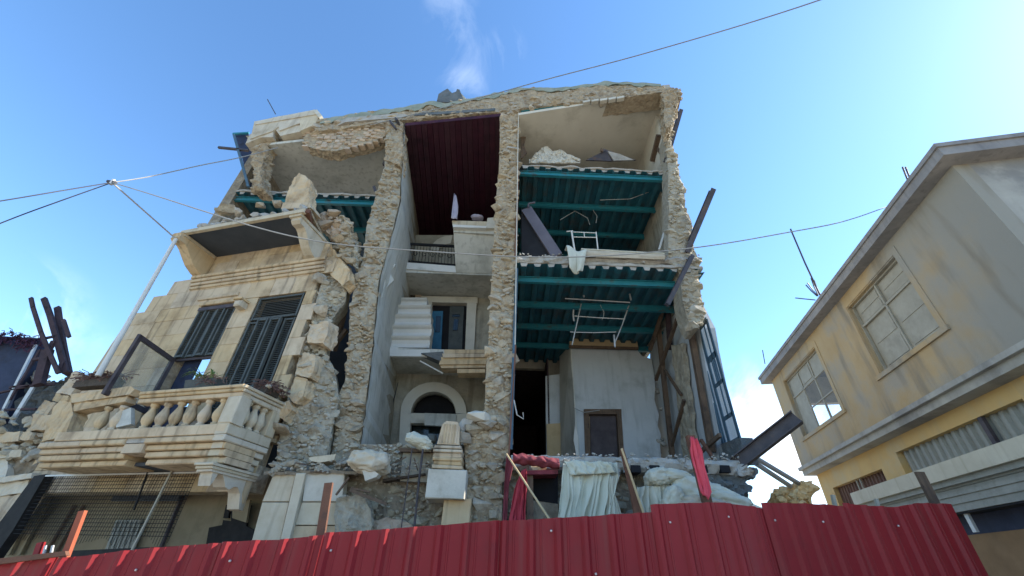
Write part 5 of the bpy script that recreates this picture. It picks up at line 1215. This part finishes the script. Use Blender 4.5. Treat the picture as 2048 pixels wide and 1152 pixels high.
drape('curtain', 'curtain', [(1126, 922), (1135, 940), (1140, 952)], [(1224, 924), (1228, 938), (1230, 946)], 7.52, 5, .07, 'bunched pale cloth knotted along the top of the hanging curtain', 'cloth', 60, 10)
drape('curtain_tail', 'white_cloth', [(1212, 955), (1212, 1000), (1208, 1060)], [(1238, 950), (1226, 985), (1246, 1050)], 7.58, 3, .08, 'thin pale strip of cloth trailing at the right side of the curtain', 'cloth', 30, 18)
drape('red_drape', 'red_cloth', [(1040, 944), (1026, 980), (1014, 1060)], [(1052, 938), (1050, 990), (1048, 1060)], 7.62, 2.5, .09, 'red cloth hanging down beside the rubble wall corner', 'cloth', 36, 20, .8)
drape('maroon_drape', 'maroon_cloth', [(1012, 908), (1008, 960), (1004, 1060)], [(1026, 925), (1016, 970), (1010, 1060)], 7.7, 1.2, .05, 'narrow dark maroon strip of cloth hanging at the wall end', 'cloth', 16, 16, .8)
mb = MB(); mb.grid(lambda u, v: onY(lerp(1026, 1118, u), lerp(907, 918, u) + 20 * v + 5 * noise.noise(V((u * 7, v * 2, 0))), 7.6) + V((0, -.09 * math.sin(v * 3.1) + .05 * noise.noise(V((u * 9, v * 3, 2))), 0)), 40, 8)
mb.build('rolled_carpet', 'maroon_cloth', smooth=True, solid=.02, **T('dirty maroon carpet drooping over the first floor slab edge', 'carpet'))
wfm = thing('broken_cupboard', onY(1085, 1050, 7.7), 'open dark cupboard with a mauve top under the maroon carpet', 'cupboard')
for nm, mt, pl, yy, dp in [('top', 'maroon_cloth', [(1046, 941), (1116, 939), (1116, 948), (1048, 949)], 7.62, .4), ('side', 'brown_timber', [(1054, 949), (1066, 949), (1068, 1070), (1054, 1070)], 7.7, .35), ('inside', 'black_void', [(1060, 949), (1116, 948), (1116, 1012), (1064, 1000)], 8.05, .03), ('floor_board', 'earth', [(1060, 1000), (1116, 1008), (1118, 1075), (1056, 1075)], 7.9, .1)]:
    mb = MB(); mb.prism([onY(x, y, yy) for x, y in pl], (0, dp, 0)); mb.build(nm, mt, wfm)
for k, x in enumerate((1069, 1084)): scatter(wfm, [(onY(x, 937, 7.65), .13)], 'brick_stone')
mb = MB(); mb.tube([onY(1013, 908, 7.45), onY(1055, 972, 7.2), onY(1100, 1040, 6.9)], .017, 8); mb.build('pale_stick', 'tan_board', **T('slim pale pole leaning from the wall end down behind the fence', 'pole'))
mb = MB(); mb.prism([onY(x, y, 7.3) for x, y in [(1241, 898), (1247, 895), (1298, 1060), (1276, 1070), (1262, 990)]], (0, .06, 0)); mb.build('leaning_plank', 'rust_steel', **T('long rust brown plank leaning against the first floor slab', 'plank'))
mb = MB(); mb.bar(onY(1243, 897, 7.24), onY(1299, 1062, 7.24), .03, .03, (0, 1, 0)); mb.build('pale_batten', 'tan_board', **T('thin pale batten lying along the edge of the leaning plank', 'batten'))
# cloth heap and sacks
drape('cloth_heap', 'white_cloth', [(1272, 975), (1268, 1000), (1280, 1060)], [(1345, 968), (1348, 1000), (1340, 1060)], 7.5, 6, .10, 'pale cloth hanging in tight folds right of the leaning plank', 'cloth', 60, 20, seed=4)
def sack(cx_, cy_, yy, sx, sy, sz, name, mat, lab, cat, rot=0, seed=1, group=None):
    c = onY(cx_, cy_, yy); mb = MB()
    def fn(u, v):
        th, ph = u * 6.2832, (v - .5) * 3.1415
        p = V((math.cos(th) * math.cos(ph), math.sin(th) * math.cos(ph), math.sin(ph)))
        p = V([math.copysign(abs(q) ** .75, q) for q in p]); k = 1 + .16 * noise.noise(p * 1.6 + V((seed, 0, 0))) + .07 * noise.noise(p * 5 + V((seed, 3, 0))) - .16 * abs(noise.noise(p * 2.3 + V((seed, 7, 0)))) ** .7 + .10 * (.5 - abs(noise.noise(p * 4.5 + V((seed, 9, 1))))) + .03 * noise.noise(p * 12)
        q = V((p.x * sx, p.y * sy, p.z * sz)) * k; return c + Matrix.Rotation(rot, 3, 'Y') @ q
    mb.grid(fn, 64, 36); return mb.build(name, mat, smooth=True, **T(lab, cat, group))
sack(1390, 985, 7.5, .46, .3, .22, 'sheet_bundle', 'white_cloth', 'large crumpled off white sheet bundle right of the cloth folds', 'cloth', .15, 3)
sack(1345, 955, 7.55, .32, .25, .12, 'sheet_bundle', 'white_cloth', 'rumpled pale bundle lying just under the slab edge', 'cloth', .1, 8)
sack(1315, 955, 7.5, .22, .2, .14, 'sheet_bundle', 'white_cloth', 'small twisted pale bundle beside the leaning plank', 'cloth', -.2, 12)
sack(1450, 1002, 7.4, .40, .3, .16, 'sheet_bundle', 'white_cloth', 'white sheet spilling out right of the pink draped post', 'cloth', .3, 15)
sack(1345, 1000, 7.35, .16, .2, .22, 'sheet_bundle', 'white_cloth', 'sagging knot of pale cloth in the middle of the cloth pile', 'cloth', .5, 21)
sack(1418, 1018, 7.3, .5, .3, .16, 'sheet_bundle', 'mattress_cloth', 'beige padded sheet resting on the top edge of the fence', 'cloth', .12, 24)
mb = MB(); mb.bar(onY(1380, 872, 6.9), onY(1428, 1060, 6.9), .13, .10, (0, 1, 0)); mb.build('fallen_post', 'rust_steel', **T('reddish brown post standing upright behind the fence under pink cloth', 'post'))
drape('pink_cloth', 'pink_cloth', [(1378, 874), (1380, 900), (1388, 940), (1398, 975), (1401, 985)], [(1390, 880), (1400, 905), (1408, 940), (1420, 985), (1414, 1000)], 6.8, 2, .05, 'bright pink cloth draped over the upright post', 'cloth', 26, 24, .8, seed=2)
# steel beams poking out of the ruin
def ibeam_thing(p, q, h, wd, lab, mat='dark_steel', up=(0, 0, 1)):
    mb = MB(); mb.ibeam(p, q, h, wd, up, .02); return mb.build('steel_beam', mat, **T(lab, 'steel beam', 'bent steel beams jutting from the ruin'))
ibeam_thing(onY(1470, 930, 8.0), onY(1594, 834, 7.3), .24, .20, 'thick dark steel beam jutting right from the first floor slab')
ibeam_thing(onY(1372, 506, 7.95), onY(1425, 380, 7.3), .17, .13, 'dark steel beam pointing up from the second floor corner', up=(0, 1, .3))
ibeam_thing(onY(1332, 322, 7.7), onY(1361, 222, 7.4), .15, .12, 'steel beam leaning at the top right corner under the roof', up=(0, 1, .3))
ibeam_thing(onY(1334, 610, 7.9), onY(1384, 512, 7.85), .11, .10, 'short steel brace below the second floor slab corner', up=(0, 1, .3))
for k, (x0, y0, x1, y1) in enumerate([(1498, 918, 1580, 972), (1505, 912, 1596, 966)]):
    mb = MB(); mb.tube([onY(x0, y0, 8.4), onY(x1, y1, 9.6)], .05, 10); mb.build('loose_pipe', 'galv', **T(('lower' if k == 0 else 'upper') + ' of two grey pipes sloping down right of the first floor slab', 'pipe', 'two grey pipes'))
# orange foam and rubble by the yellow building
FO = thing('fallen_cladding', onY(1585, 1000, 8.2), 'heap of torn orange brown insulation at the far foot of the yellow building', 'rubble')
pts = [(onY(1550 + 65 * R.random(), 985 + 32 * R.random(), R.uniform(8.6, 9.4)), R.uniform(.08, .2)) for _ in range(40)]
COUNT['n'] -= 12; scatter(FO, pts, 'foam')
mb = MB(); mb.prism([onY(x, y, 9.3) for x, y in [(1550, 1030), (1562, 996), (1580, 982), (1600, 966), (1628, 958), (1634, 1030)]], (0, .6, 0)); mb.build('heap', 'foam', FO, rough=.15, cuts=4)

# ------------------------------------------------ things on the decks
mt_ = thing('mattress', onY(1240, 516, 8.0), 'old beige mattress lying on the second floor edge', 'mattress')
mb = MB(); a, b = onY(1163, 513, 7.9), onY(1330, 519, 7.9); ht = .28
def matt(u, v):
    k = [(0, 0), (0, .04), (-.03, .12), (-.03, .2), (0, .28), (.06, .31), (.9, .31)][min(6, int(v * 6 + .01))]
    x = lerp(a.x, b.x, u); return V((x, 7.88 + k[0], lerp(a.z, b.z, u) - .02 + k[1] * (.62 + .22 * (1 - u)) + .015 * noise.noise(V((x * 3, v * 4, 0)))))
mb.grid(matt, 40, 6); mb.build('cover', 'mattress_cloth', mt_, smooth=True, solid=.01)
mb = MB(); mb.tube([matt(u / 20, .68) + V((0, -.02, 0)) for u in range(21)], .02, 6); mb.build('piping', 'white_cloth', mt_)
# white cloth over the edge
def wc(u, v):
    x = lerp(1132, 1174, u) + (6 * v if u < .5 else -8 * v * (u - .5) * 2); y = lerp(490, 540, v) + 8 * math.sin(u * 3.14) * v - 4 * (1 - v) * math.cos(u * 5) + (6 * u * (1 - v))
    p = onY(x, y, 7.8); return p + V((0, -.05 * math.sin(u * 9 + v * 2) * (.4 + v) - .06 * math.sin(v * 2.5) + (.25 if v < .1 else 0), 0))
mb = MB(); mb.grid(wc, 26, 18); mb.build('white_cloth', 'white_cloth', smooth=True, solid=.012, **T('white cloth dangling over the second floor edge beside the mattress', 'cloth'))
rk = thing('metal_rack', onY(1165, 505, 8.7), 'light metal rack frame standing behind the mattress', 'rack')
for nm, x0, y0, x1, y1, r in [('leg', 1143, 462, 1151, 512, .026), ('leg', 1192, 464, 1196, 500, .018), ('bar', 1147, 474, 1193, 475, .014), ('bar', 1133, 463, 1146, 462, .016), ('bar', 1146, 464, 1192, 466, .014), ('bar', 1168, 465, 1169, 474, .012)]:
    mb = MB(); mb.tube([onY(x0, y0, 8.6), onY(x1, y1, 8.6)], r, 6); mb.build(nm, 'white_pipe', rk)
wr = thing('fallen_wardrobe', onY(1090, 505, 8.4), 'dark grey wardrobe panel toppled against the central wall on the second floor', 'wardrobe')
mb = MB(); mb.prism([onY(x, y, 8.25) for x, y in [(1043, 420), (1062, 412), (1124, 506), (1104, 514)]], (0, .9, .0)); mb.build('side_panel', 'wardrobe_board', wr)
mb = MB(); mb.prism([onY(x, y, 8.32) for x, y in [(1043, 424), (1104, 512), (1043, 516)]], (0, .04, 0)); mb.build('back_panel', 'black_void', wr)
mb = MB(); mb.tube([onY(1056, 414, 8.2), onY(1058, 407, 8.2), onY(1070, 405, 8.2)], .03, 6); mb.build('hinge_arm', 'wardrobe_board', wr)
# heap and boards on deck 3
HP = thing('plaster_heap', onY(1098, 318, 8.3), 'mound of white plaster rubble on the third floor deck', 'rubble')
mb = MB()
HT = [(1062, 321), (1072, 308), (1084, 297), (1094, 293), (1104, 303), (1120, 301), (1132, 308), (1150, 316), (1165, 321)]
def heap(u, v):
    x = lerp(1058, 1160, u); y = lerp(along2(HT, x) - 1, 326, v); p = onY(x, y, 8.22 + .32 * (1 - v)); k = noise.fractal(p * 6, 1, 2, 4); return p + V((.03 * k, .09 * k, .05 * k))
mb.grid(heap, 40, 10); mb.build('mound', 'white_stone', HP, solid=.04)
pts = [];
for _ in range(60):
    x = R.uniform(1062, 1158); y = R.uniform(along2(HT, x) + 2, 322); pts.append((onY(x, y, 8.24 + .3 * max(0, (322 - y) / 28)), R.uniform(.03, .10)))
COUNT['n'] -= 24; scatter(HP, pts, 'white_stone')
BD = thing('fallen_boards', onY(1225, 320, 8.4), 'dark boards leaning together like a tent on the third floor deck', 'boards')
for nm, mt, pl, yy in [('board', 'dark_steel', [(1172, 320), (1212, 300), (1224, 322)], 8.3), ('board', 'wardrobe_board', [(1203, 296), (1212, 299), (1272, 320), (1226, 322)], 8.35), ('board', 'concrete', [(1216, 302), (1240, 308), (1268, 320), (1228, 321)], 8.25), ('stub', 'brown_timber', [(1201, 296), (1208, 297), (1206, 303), (1202, 302)], 8.2)]:
    mb = MB(); mb.prism([onY(x, y, yy) for x, y in pl], (0, .05, .02)); mb.build(nm, mt, BD)
# hanging pipe frame under deck 2
hp = thing('hanging_pipe_frame', onY(1200, 600, 8.9), 'bent white pipe frame hanging below the second floor deck', 'pipe frame')
for x0, y0, x1, y1, r in [(1130, 597, 1260, 605, .024), (1148, 632, 1250, 638, .02), (1166, 569, 1168, 594, .034), (1256, 572, 1262, 600, .034), (1147, 620, 1148, 642, .032), (1164, 600, 1144, 690, .022), (1260, 604, 1228, 690, .022), (1228, 670, 1230, 694, .035), (1140, 664, 1232, 664, .016), (1200, 608, 1208, 624, .01), (1208, 624, 1204, 640, .01)]:
    mb = MB(); mb.tube([onY(x0, y0, 9.2 if y0 < 600 else 9.6), onY((x0 + x1) / 2 + R.uniform(-1.5, 1.5), (y0 + y1) / 2 + R.uniform(-1.5, 1.5), 9.2 if y0 < 600 else 9.6), onY(x1, y1, 9.2 if y1 < 606 else 9.6)], r * .72, 8); mb.build('pipe', 'galv', hp)
# loose cables dangling inside the right bay
for k, (pl, yy, lab) in enumerate([([(1120, 440), (1150, 422), (1175, 436), (1180, 450)], 9.4, 'thin loose cable looping under the third floor deck'), ([(1186, 420), (1194, 432), (1192, 446)], 9.4, 'short cable end dangling in the middle under the third floor deck'), ([(1336, 385), (1337, 420), (1330, 460), (1318, 500)], 8.3, 'pale hose hanging down beside the right wall on the second floor'), ([(1340, 440), (1345, 470), (1350, 498)], 8.2, 'short pale strip hanging by the right wall above the slab'), ([(1028, 800), (1034, 830), (1047, 838), (1046, 825)], 7.9, 'curled white wire on the edge of the central wall'), ([(1200, 400), (1260, 398), (1330, 372)], 8.8, 'grey wire slung across the third floor deck underside'), ([(1200, 820), (1168, 825), (1146, 815)], 11.8, 'thin cable crossing above the inner door')]):
    mb = MB(); mb.tube([onY(x, y, yy) for x, y in pl], .03 if k == 2 else .012, 5); mb.build('loose_cable', 'white_pipe' if k in (2, 3, 4) else 'cable', **T(lab, 'cable', 'loose cables in the ruin'))
# small things in the stairwell
drape('hanging_cloth', 'lilac_cloth', [(908, 388), (905, 410), (902, 438)], [(912, 392), (916, 415), (914, 440)], 9.7, 1, .05, 'narrow lilac cloth hanging above the stair flight', 'cloth', 12, 14)
sack(955, 436, 9.9, .2, .15, .06, 'rag_pile', 'lilac_cloth', 'small grey rag pile on the upper stair landing', 'cloth', 0, 31)
sack(840, 884, 7.9, .26, .2, .12, 'white_sack', 'white_cloth', 'crumpled white sack lying left of the column below the arch', 'sack', .35, 33)
sack(864, 878, 7.9, .09, .1, .09, 'dark_bag', 'pot', 'small dark bag between the white sack and the column', 'bag', 0, 35)
bo = sack(740, 925, 7.7, .36, .3, .2, 'boulder', 'pale_stone', 'large pale boulder on the ledge left of the stairwell', 'boulder', .1, 41)
mb = MB(); P = [onY(x, y, 7.5) for x, y in [(724, 940), (740, 936), (757, 948), (752, 954), (730, 962), (728, 952)]]; mb.prism(P, (0, .2, 0)); mb.build('broken_tile', 'white_stone', **T('broken white slab piece below the pale boulder', 'stone'))
for k, (pl, lab) in enumerate([([(824, 898), (816, 960), (802, 1060)], 'left of two iron rods hanging down the earth wall'), ([(846, 898), (838, 960), (828, 1060)], 'thicker right iron rod hanging down the earth wall')]):
    mb = MB(); mb.tube([onY(x, y, 7.8) for x, y in pl], (.010, .02)[k], 6); mb.build('hanging_rod', 'dark_steel', **T(lab, 'iron rod', 'rods hanging in front of the earth wall'))
for k, (x0, y0, x1, y1) in enumerate([(700, 980, 772, 1008), (702, 976, 740, 984), (698, 955, 672, 990)]):
    mb = MB(); mb.bar(onY(x0, y0, 7.7), onY(x1, y1, 7.7), .05 if k == 0 else .03, .03, (0, 1, 0)); mb.build('loose_batten', 'brown_timber', **T(('longest timber batten lying slanted on the earth wall', 'short timber batten above the slanted one', 'thin batten leaning by the pale pier edge')[k], 'batten', 'timber battens on the earth wall'))
mb = MB(); mb.tube([onY(x, y, 10.6) for x, y in [(840, 722), (862, 734), (886, 747)]], .02, 6); mb.build('loose_strip', 'white_pipe', **T('thin pale strip dangling from the middle stair landing', 'strip'))
mb = MB(); mb.tube([onY(x, y, 11.9) for x, y in [(796, 765), (785, 810), (765, 850), (752, 878)]], .013, 5); mb.build('loose_cable', 'dark_cable', **T('dark cable snaking down the stairwell wall beside the arch', 'cable', 'loose cables in the ruin'))
# debris on the roof
RD = thing('roof_debris', onR(898, 200), 'dark torn sheet debris standing on the roof edge', 'debris')
mb = MB(); mb.prism([onR(x, y, -.02) for x, y in [(873, 205), (877, 188), (886, 182), (895, 177), (904, 186), (912, 183), (914, 178), (919, 179), (926, 196), (928, 200), (900, 204)]], RN * .06); mb.build('torn_sheet', 'dark_concrete', RD)
mb = MB(); mb.prism([onR(x, y, .1) for x, y in [(916, 180), (931, 196), (926, 199)]], RN * .04); mb.build('bright_sheet', 'white_stone', RD)

# ================================================================== BALCONY PLANTERS, POLE, CABLES
pl1 = thing('flower_planter', onL and Lp(onL(410, 760, BN)[0], BN - .12, zT), 'dark planter with a green spider plant on the balcony rail', 'planter')
def planter(root, px0, px1, py, hgt, n_, mat='pot'):
    s0, s1 = onL(px1, py, n_)[0], onL(px0, py, n_)[0]; zb_ = zT + .005; mb = MB()
    mb.prism([Lp(s0, n_ + .10, zb_), Lp(s1, n_ + .10, zb_), Lp(s1 + .04, n_ + .13, zb_ + hgt), Lp(s0 - .04, n_ + .13, zb_ + hgt)], NL * -.26); b = mb.build('trough', mat, root)
    mb = MB(); mb.box(Lp(s0, n_ + .1, zb_ + hgt - .005), DL * (s1 - s0), NL * -.2, UP * .02); mb.build('soil', 'soil', root)
    return s0, s1, zb_ + hgt
s0, s1, zz = planter(pl1, 385, 440, 765, .19, BN - .12)
lf = MB()
for k in range(46):
    a = R.uniform(0, 6.28); L_ = R.uniform(.26, .5); c = Lp(lerp(s0 + .25, s1, R.random()), BN - .12, zz); d = V((math.cos(a), math.sin(a), 0)); wd = V((-d.y, d.x, 0)) * R.uniform(.012, .02); vs = []
    for t in range(6):
        q = t / 5; p = c + d * L_ * q * .8 + UP * (L_ * (1.5 * q - 1.35 * q * q)); k_ = (1 - q) ** .6 * (.5 + q); vs += [p - wd * k_, p + wd * k_]
    lf.add(vs, [(2 * i, 2 * i + 1, 2 * i + 3, 2 * i + 2) for i in range(5)])
lf.build('leaves', 'leaf', pl1, kind='stuff')
dk = MB()
for k in range(26):
    c = Lp(lerp(s0 - .15, s0 + .35, R.random()), BN - .10 + R.random() * .1, zz - .02); dk.tube([c, c + V((R.uniform(-.12, .12), -R.uniform(0, .1), R.uniform(-.1, .08))), c + V((R.uniform(-.2, .2), -R.uniform(.05, .15), R.uniform(-.16, .02)))], .006, 4)
dk.build('dry_stems', 'dry_leaf', pl1, kind='stuff')
def drybox(px0, px1, py, nn, ret_, lab):
    root = thing('dry_planter', onLp((px0 + px1) / 2, py, BN), lab, 'planter', 'planters of withered plants on the balcony')
    mb = MB()
    if ret_:
        P = [Lp(sC - .02, BN - .3 - .1, zT), Lp(sC - .02, .30, zT)]; mb.bar(P[0] + UP * .07, P[1] + UP * .07, .2, .13)
    else:
        P = [onLp(px1, py, BN - .1), onLp(px0, py + 6, BN - .1)]; mb.bar(P[0], P[1], .2, .16)
    mb.build('trough', 'soil', root); st = MB()
    for k in range(nn):
        c = P[0].lerp(P[1], R.random()) + UP * .12; e = c + V((R.uniform(-.3, .3), R.uniform(-.2, .1), R.uniform(-.12, .16))); st.tube([c, c.lerp(e, .5) + UP * .05, e], .007, 4)
        d = V((R.uniform(-1, 1), R.uniform(-1, 1), R.uniform(-1, 1))).normalized() * .03; f = d.cross(V((.3, .5, .8))).normalized() * .018; st.add([e - d, e + f, e + d, e - f], [(0, 1, 2, 3)])
    st.build('withered_plant', 'dry_leaf', root, kind='stuff'); return root
drybox(158, 238, 765, 170, False, 'dark planter of withered stems at the broken left end of the balcony')
pd_ = drybox(505, 565, 780, 150, True, 'withered planter on the right return of the balcony rail')
scatter(pd_, [(Lp(sC - .1, .62, zT + .14), .12)], 'white_stone')
bx = onL(355, 478, 1.2)[0]
p1 = onLp(352, 478, 1.14); p0 = onLp(196, 752, 1.14); p0.x = lerp(p0.x, p1.x, .0)
mb = MB(); mb.tube([p0, p1], [.055, .045], 10); mb.build('white_pole', 'white_pipe', **T('tall white pipe pole standing at the left end of the balcony', 'pole'))
tip = onT(224, 365, 9.2); ins = thing('wire_mast', p1, 'thin grey rod with an insulator leaning out from the balcony bracket', 'mast')
mb = MB(); mb.tube([p1, tip], .018, 6); mb.build('rod', 'galv', ins)
mb = MB(); mb.bar(onT(215, 363, 9.2), onT(232, 366, 9.2), .06, .05); mb.build('insulator', 'dark_steel', ins)
mb = MB(); mb.tube([tip - UP * .06, tip + UP * .08], .04, 8); mb.build('insulator_cap', 'galv', ins)
def catmull(P, n=10):
    out = []
    for i in range(len(P) - 1):
        a, b, c, d = P[max(0, i - 1)], P[i], P[i + 1], P[min(len(P) - 1, i + 2)]
        for k in range(n):
            t = k / n; out.append(.5 * ((2 * b) + (c - a) * t + (2 * a - 5 * b + 4 * c - d) * t * t + (3 * b - a - 3 * c + d) * t ** 3))
    return out + [P[-1]]
def cable(P, r, lab, mat='dark_cable'):
    mb = MB(); mb.tube(catmull(P), r, 5); mb.build('power_cable', mat, **T(lab, 'cable', 'overhead cables'))
cable([tip, onT(120, 382, 8.2), onT(0, 402, 7.4), onT(-300, 450, 6)], .012, 'upper of the two cables running left from the mast insulator')
cable([tip, onT(120, 402, 8.4), onT(0, 447, 7.8), onT(-300, 570, 6.6)], .012, 'lower of the two cables running left from the mast insulator')
cable([tip, onT(300, 353, 10.2), onT(400, 331, 11.2), onT(480, 315, 12), onT(556, 295, 12.8)], .014, 'cable from the insulator to the top floor corner', 'cable')
far = onB(1772, 414, -.02)
cable([tip, onT(300, 388, 8.2), onT(400, 420, 7.7), onT(500, 451, 7.5), onT(600, 476, 7.4), onT(700, 491, 7.4), onT(860, 503, 7.5), onT(1030, 513, 7.6), onT(1200, 512, 7.7), onT(1400, 494, 7.9), onT(1580, 464, 8.2), onT(1690, 442, 8.4), far], .012, 'long slack cable crossing the whole ruin to the yellow building', 'cable')
cable([onT(2300, -250, 5), onT(1640, 0, 8), onT(1300, 104, 10), onT(1100, 157, 11.4), onT(985, 189, 12.6), onR(900, 212, -.1), onR(840, 226, -.1), onR(740, 250, -.1)], .014, 'cable descending from the upper right sky onto the roof edge', 'cable')

# ================================================================== RUIN AT THE FAR LEFT
RU = thing('ruined_neighbour', Lp(6.4, 0, .2), 'stub of the neighbouring stone house broken down to stepped blocks at the far left', 'ruin')
# stepped wall end going down to the left
for pl, n_, mt in [([(150, 742), (170, 752), (140, 790), (112, 786)], .12, 'limestone'), ([(110, 786), (138, 792), (130, 806), (104, 802)], .1, 'limestone'), ([(90, 800), (112, 806), (92, 832), (66, 830)], .15, 'limestone'), ([(70, 828), (108, 830), (96, 860), (50, 862)], .2, 'limestone'), ([(44, 862), (66, 864), (58, 880), (36, 880)], .22, 'limestone'), ([(120, 790), (142, 794), (150, 806), (118, 812)], .05, 'limestone')]:
    mb = MB(); P = [onLp(x, y, n_) for x, y in pl]; mb.prism(P, NL * -.4); mb.build('stone_block', mt, RU, rough=.04, cuts=4)
for i, (pl, n_, mt) in enumerate([([(-60, 872), (40, 862), (36, 882), (-60, 892)], .2, 'limestone'), ([(-60, 892), (30, 884), (28, 892), (-60, 902)], .12, 'earth'), ([(-60, 905), (44, 898), (40, 914), (-60, 920)], .16, 'pale_stone'), ([(-60, 914), (14, 910), (16, 935), (8, 960), (-60, 962)], .1, 'white_stone'), ([(-60, 962), (64, 945), (62, 956), (-60, 975)], .16, 'pale_stone'), ([(-60, 978), (58, 958), (50, 985), (-60, 1000)], .08, 'pale_stone'), ([(-80, 1000), (48, 987), (10, 1040), (-80, 1060)], .04, 'limestone')]):
    mb = MB(); P = [onLp(x, y, n_) for x, y in pl]; mb.prism(P, NL * -.4); mb.build(('moulding' if i in (0, 4) else 'stone_block'), mt, RU, rough=.03, cuts=4)
mb = MB(); P = [onLp(x, y, .0) for x, y in [(-80, 880), (60, 870), (140, 800), (60, 960), (0, 1060), (-80, 1080)]]; mb.prism(P, NL * -.4); rc = mb.build('rubble_core', 'earth', RU, rough=.12, cuts=4)
pts = [(onLp(R.uniform(10, 100), R.uniform(870, 930), .1), R.uniform(.1, .24)) for _ in range(16)]; COUNT['n'] -= 14; scatter(rc, pts, 'grey_rubble')
# dark sheet wall and vines on it
SH = thing('dark_shed', onY(20, 800, 10.2), 'dark navy sheet wall with pale frame bars at the left edge', 'shed')
mb = MB(); mb.prism([onY(x, y, 10.4) for x, y in [(-120, 668), (78, 676), (66, 712), (44, 762), (8, 845), (-120, 860)]], (0, .3, 0)); mb.build('sheet_wall', 'navy_sheet', SH)
for k, (x0, y0, x1, y1, wd) in enumerate([(72, 690, 2, 830, .06), (80, 700, 20, 800, .05), (66, 775, 22, 846, .09), (0, 820, 72, 818, .05), (20, 775, 110, 768, .06), (-20, 790, 60, 772, .04)]):
    mb = MB(); mb.bar(onY(x0, y0, 10.2), onY(x1, y1, 10.2), wd, .05, (0, 1, 0)); mb.build('frame_bar', 'galv' if k in (0, 2) else 'char_and_shade', SH)
mb = MB(); mb.prism([onY(x, y, 10.5) for x, y in [(0, 840), (20, 770), (110, 765), (150, 745), (130, 800), (60, 860), (0, 870)]], (0, .3, 0)); mb.build('rubble_wall', 'dark_concrete', SH, rough=.15, cuts=4)
mb = MB(); mb.prism([onY(x, y, 10.6) for x, y in [(50, 762), (56, 735), (72, 742), (86, 760), (100, 768)]], (0, .3, 0)); mb.build('stone_stub', 'concrete', SH, rough=.12, cuts=4)
pts = [(onY(R.uniform(0, 110), R.uniform(825, 862), 10.1), R.uniform(.08, .22)) for _ in range(22)]; COUNT['n'] -= 20; scatter(SH, pts, 'grey_rubble')
VN = thing('dead_vine', onY(20, 690, 10.2), 'tangled purple brown dead vine along the top of the dark sheet wall', 'vine')
st = MB()
for k in range(240):
    x = R.uniform(-60, 84); y = 672 + (x > 40) * R.uniform(0, 12) + R.uniform(-4, 14); c = onY(x, y, R.uniform(10.1, 10.4)); L_ = R.uniform(.1, .35)
    e = c + V((R.uniform(-1, 1), R.uniform(-.5, .5), R.uniform(-.9, .6))) * L_; st.tube([c, c.lerp(e, .5) + V((R.uniform(-.05, .05), 0, .06)), e], .009, 4)
    for q in range(2):
        d = V((R.uniform(-1, 1), R.uniform(-1, 1), R.uniform(-1, 1))).normalized() * .04; f = d.cross(V((.3, .5, .8))).normalized() * .025; o = c.lerp(e, R.random()); st.add([o - d, o + f, o + d, o - f], [(0, 1, 2, 3)])
st.build('twigs', 'vine', VN, kind='stuff')
for k, (pl, wd, lab) in enumerate([([(62, 596), (66, 615), (82, 665), (116, 745)], .085, 'leftmost bent charred post standing in the ruin at the left'), ([(88, 597), (100, 630), (112, 672), (132, 745)], .12, 'tallest straight charred post second from the left in the ruin'), ([(115, 615), (121, 660), (128, 700), (138, 748)], .13, 'thick charred post rightmost of the upright group')]):
    mb = MB(); P = [onY(x, y, 10.0 + k * .15) for x, y in pl]
    for a, b in zip(P, P[1:]): mb.bar(a, b + (b - a).normalized() * .02, wd, wd * .7, (0, 1, 0))
    mb.build('charred_post', 'char_and_shade', **T(lab, 'charred post', 'charred timbers at the far left'))
for k, (x0, y0, x1, y1, wd, lab) in enumerate([(127, 640, 138, 674, .08, 'short charred spar nailed near the top of the thick post'), (84, 678, 108, 673, .06, 'short charred cross rail between the leaning posts'), (64, 720, 92, 715, .07, 'charred rail joining the dark shed and the posts'), (108, 682, 92, 712, .10, 'slanting charred brace below the cross rail'), (96, 700, 78, 770, .19, 'broad charred stump at the foot of the posts'), (126, 722, 118, 746, .09, 'small charred prop beside the thick post')]):
    mb = MB(); mb.bar(onY(x0, y0, 10.1), onY(x1, y1, 10.1), wd, wd * .8, (0, 1, 0)); mb.build('charred_spar', 'char_and_shade', **T(lab, 'charred timber', 'charred timbers at the far left'))
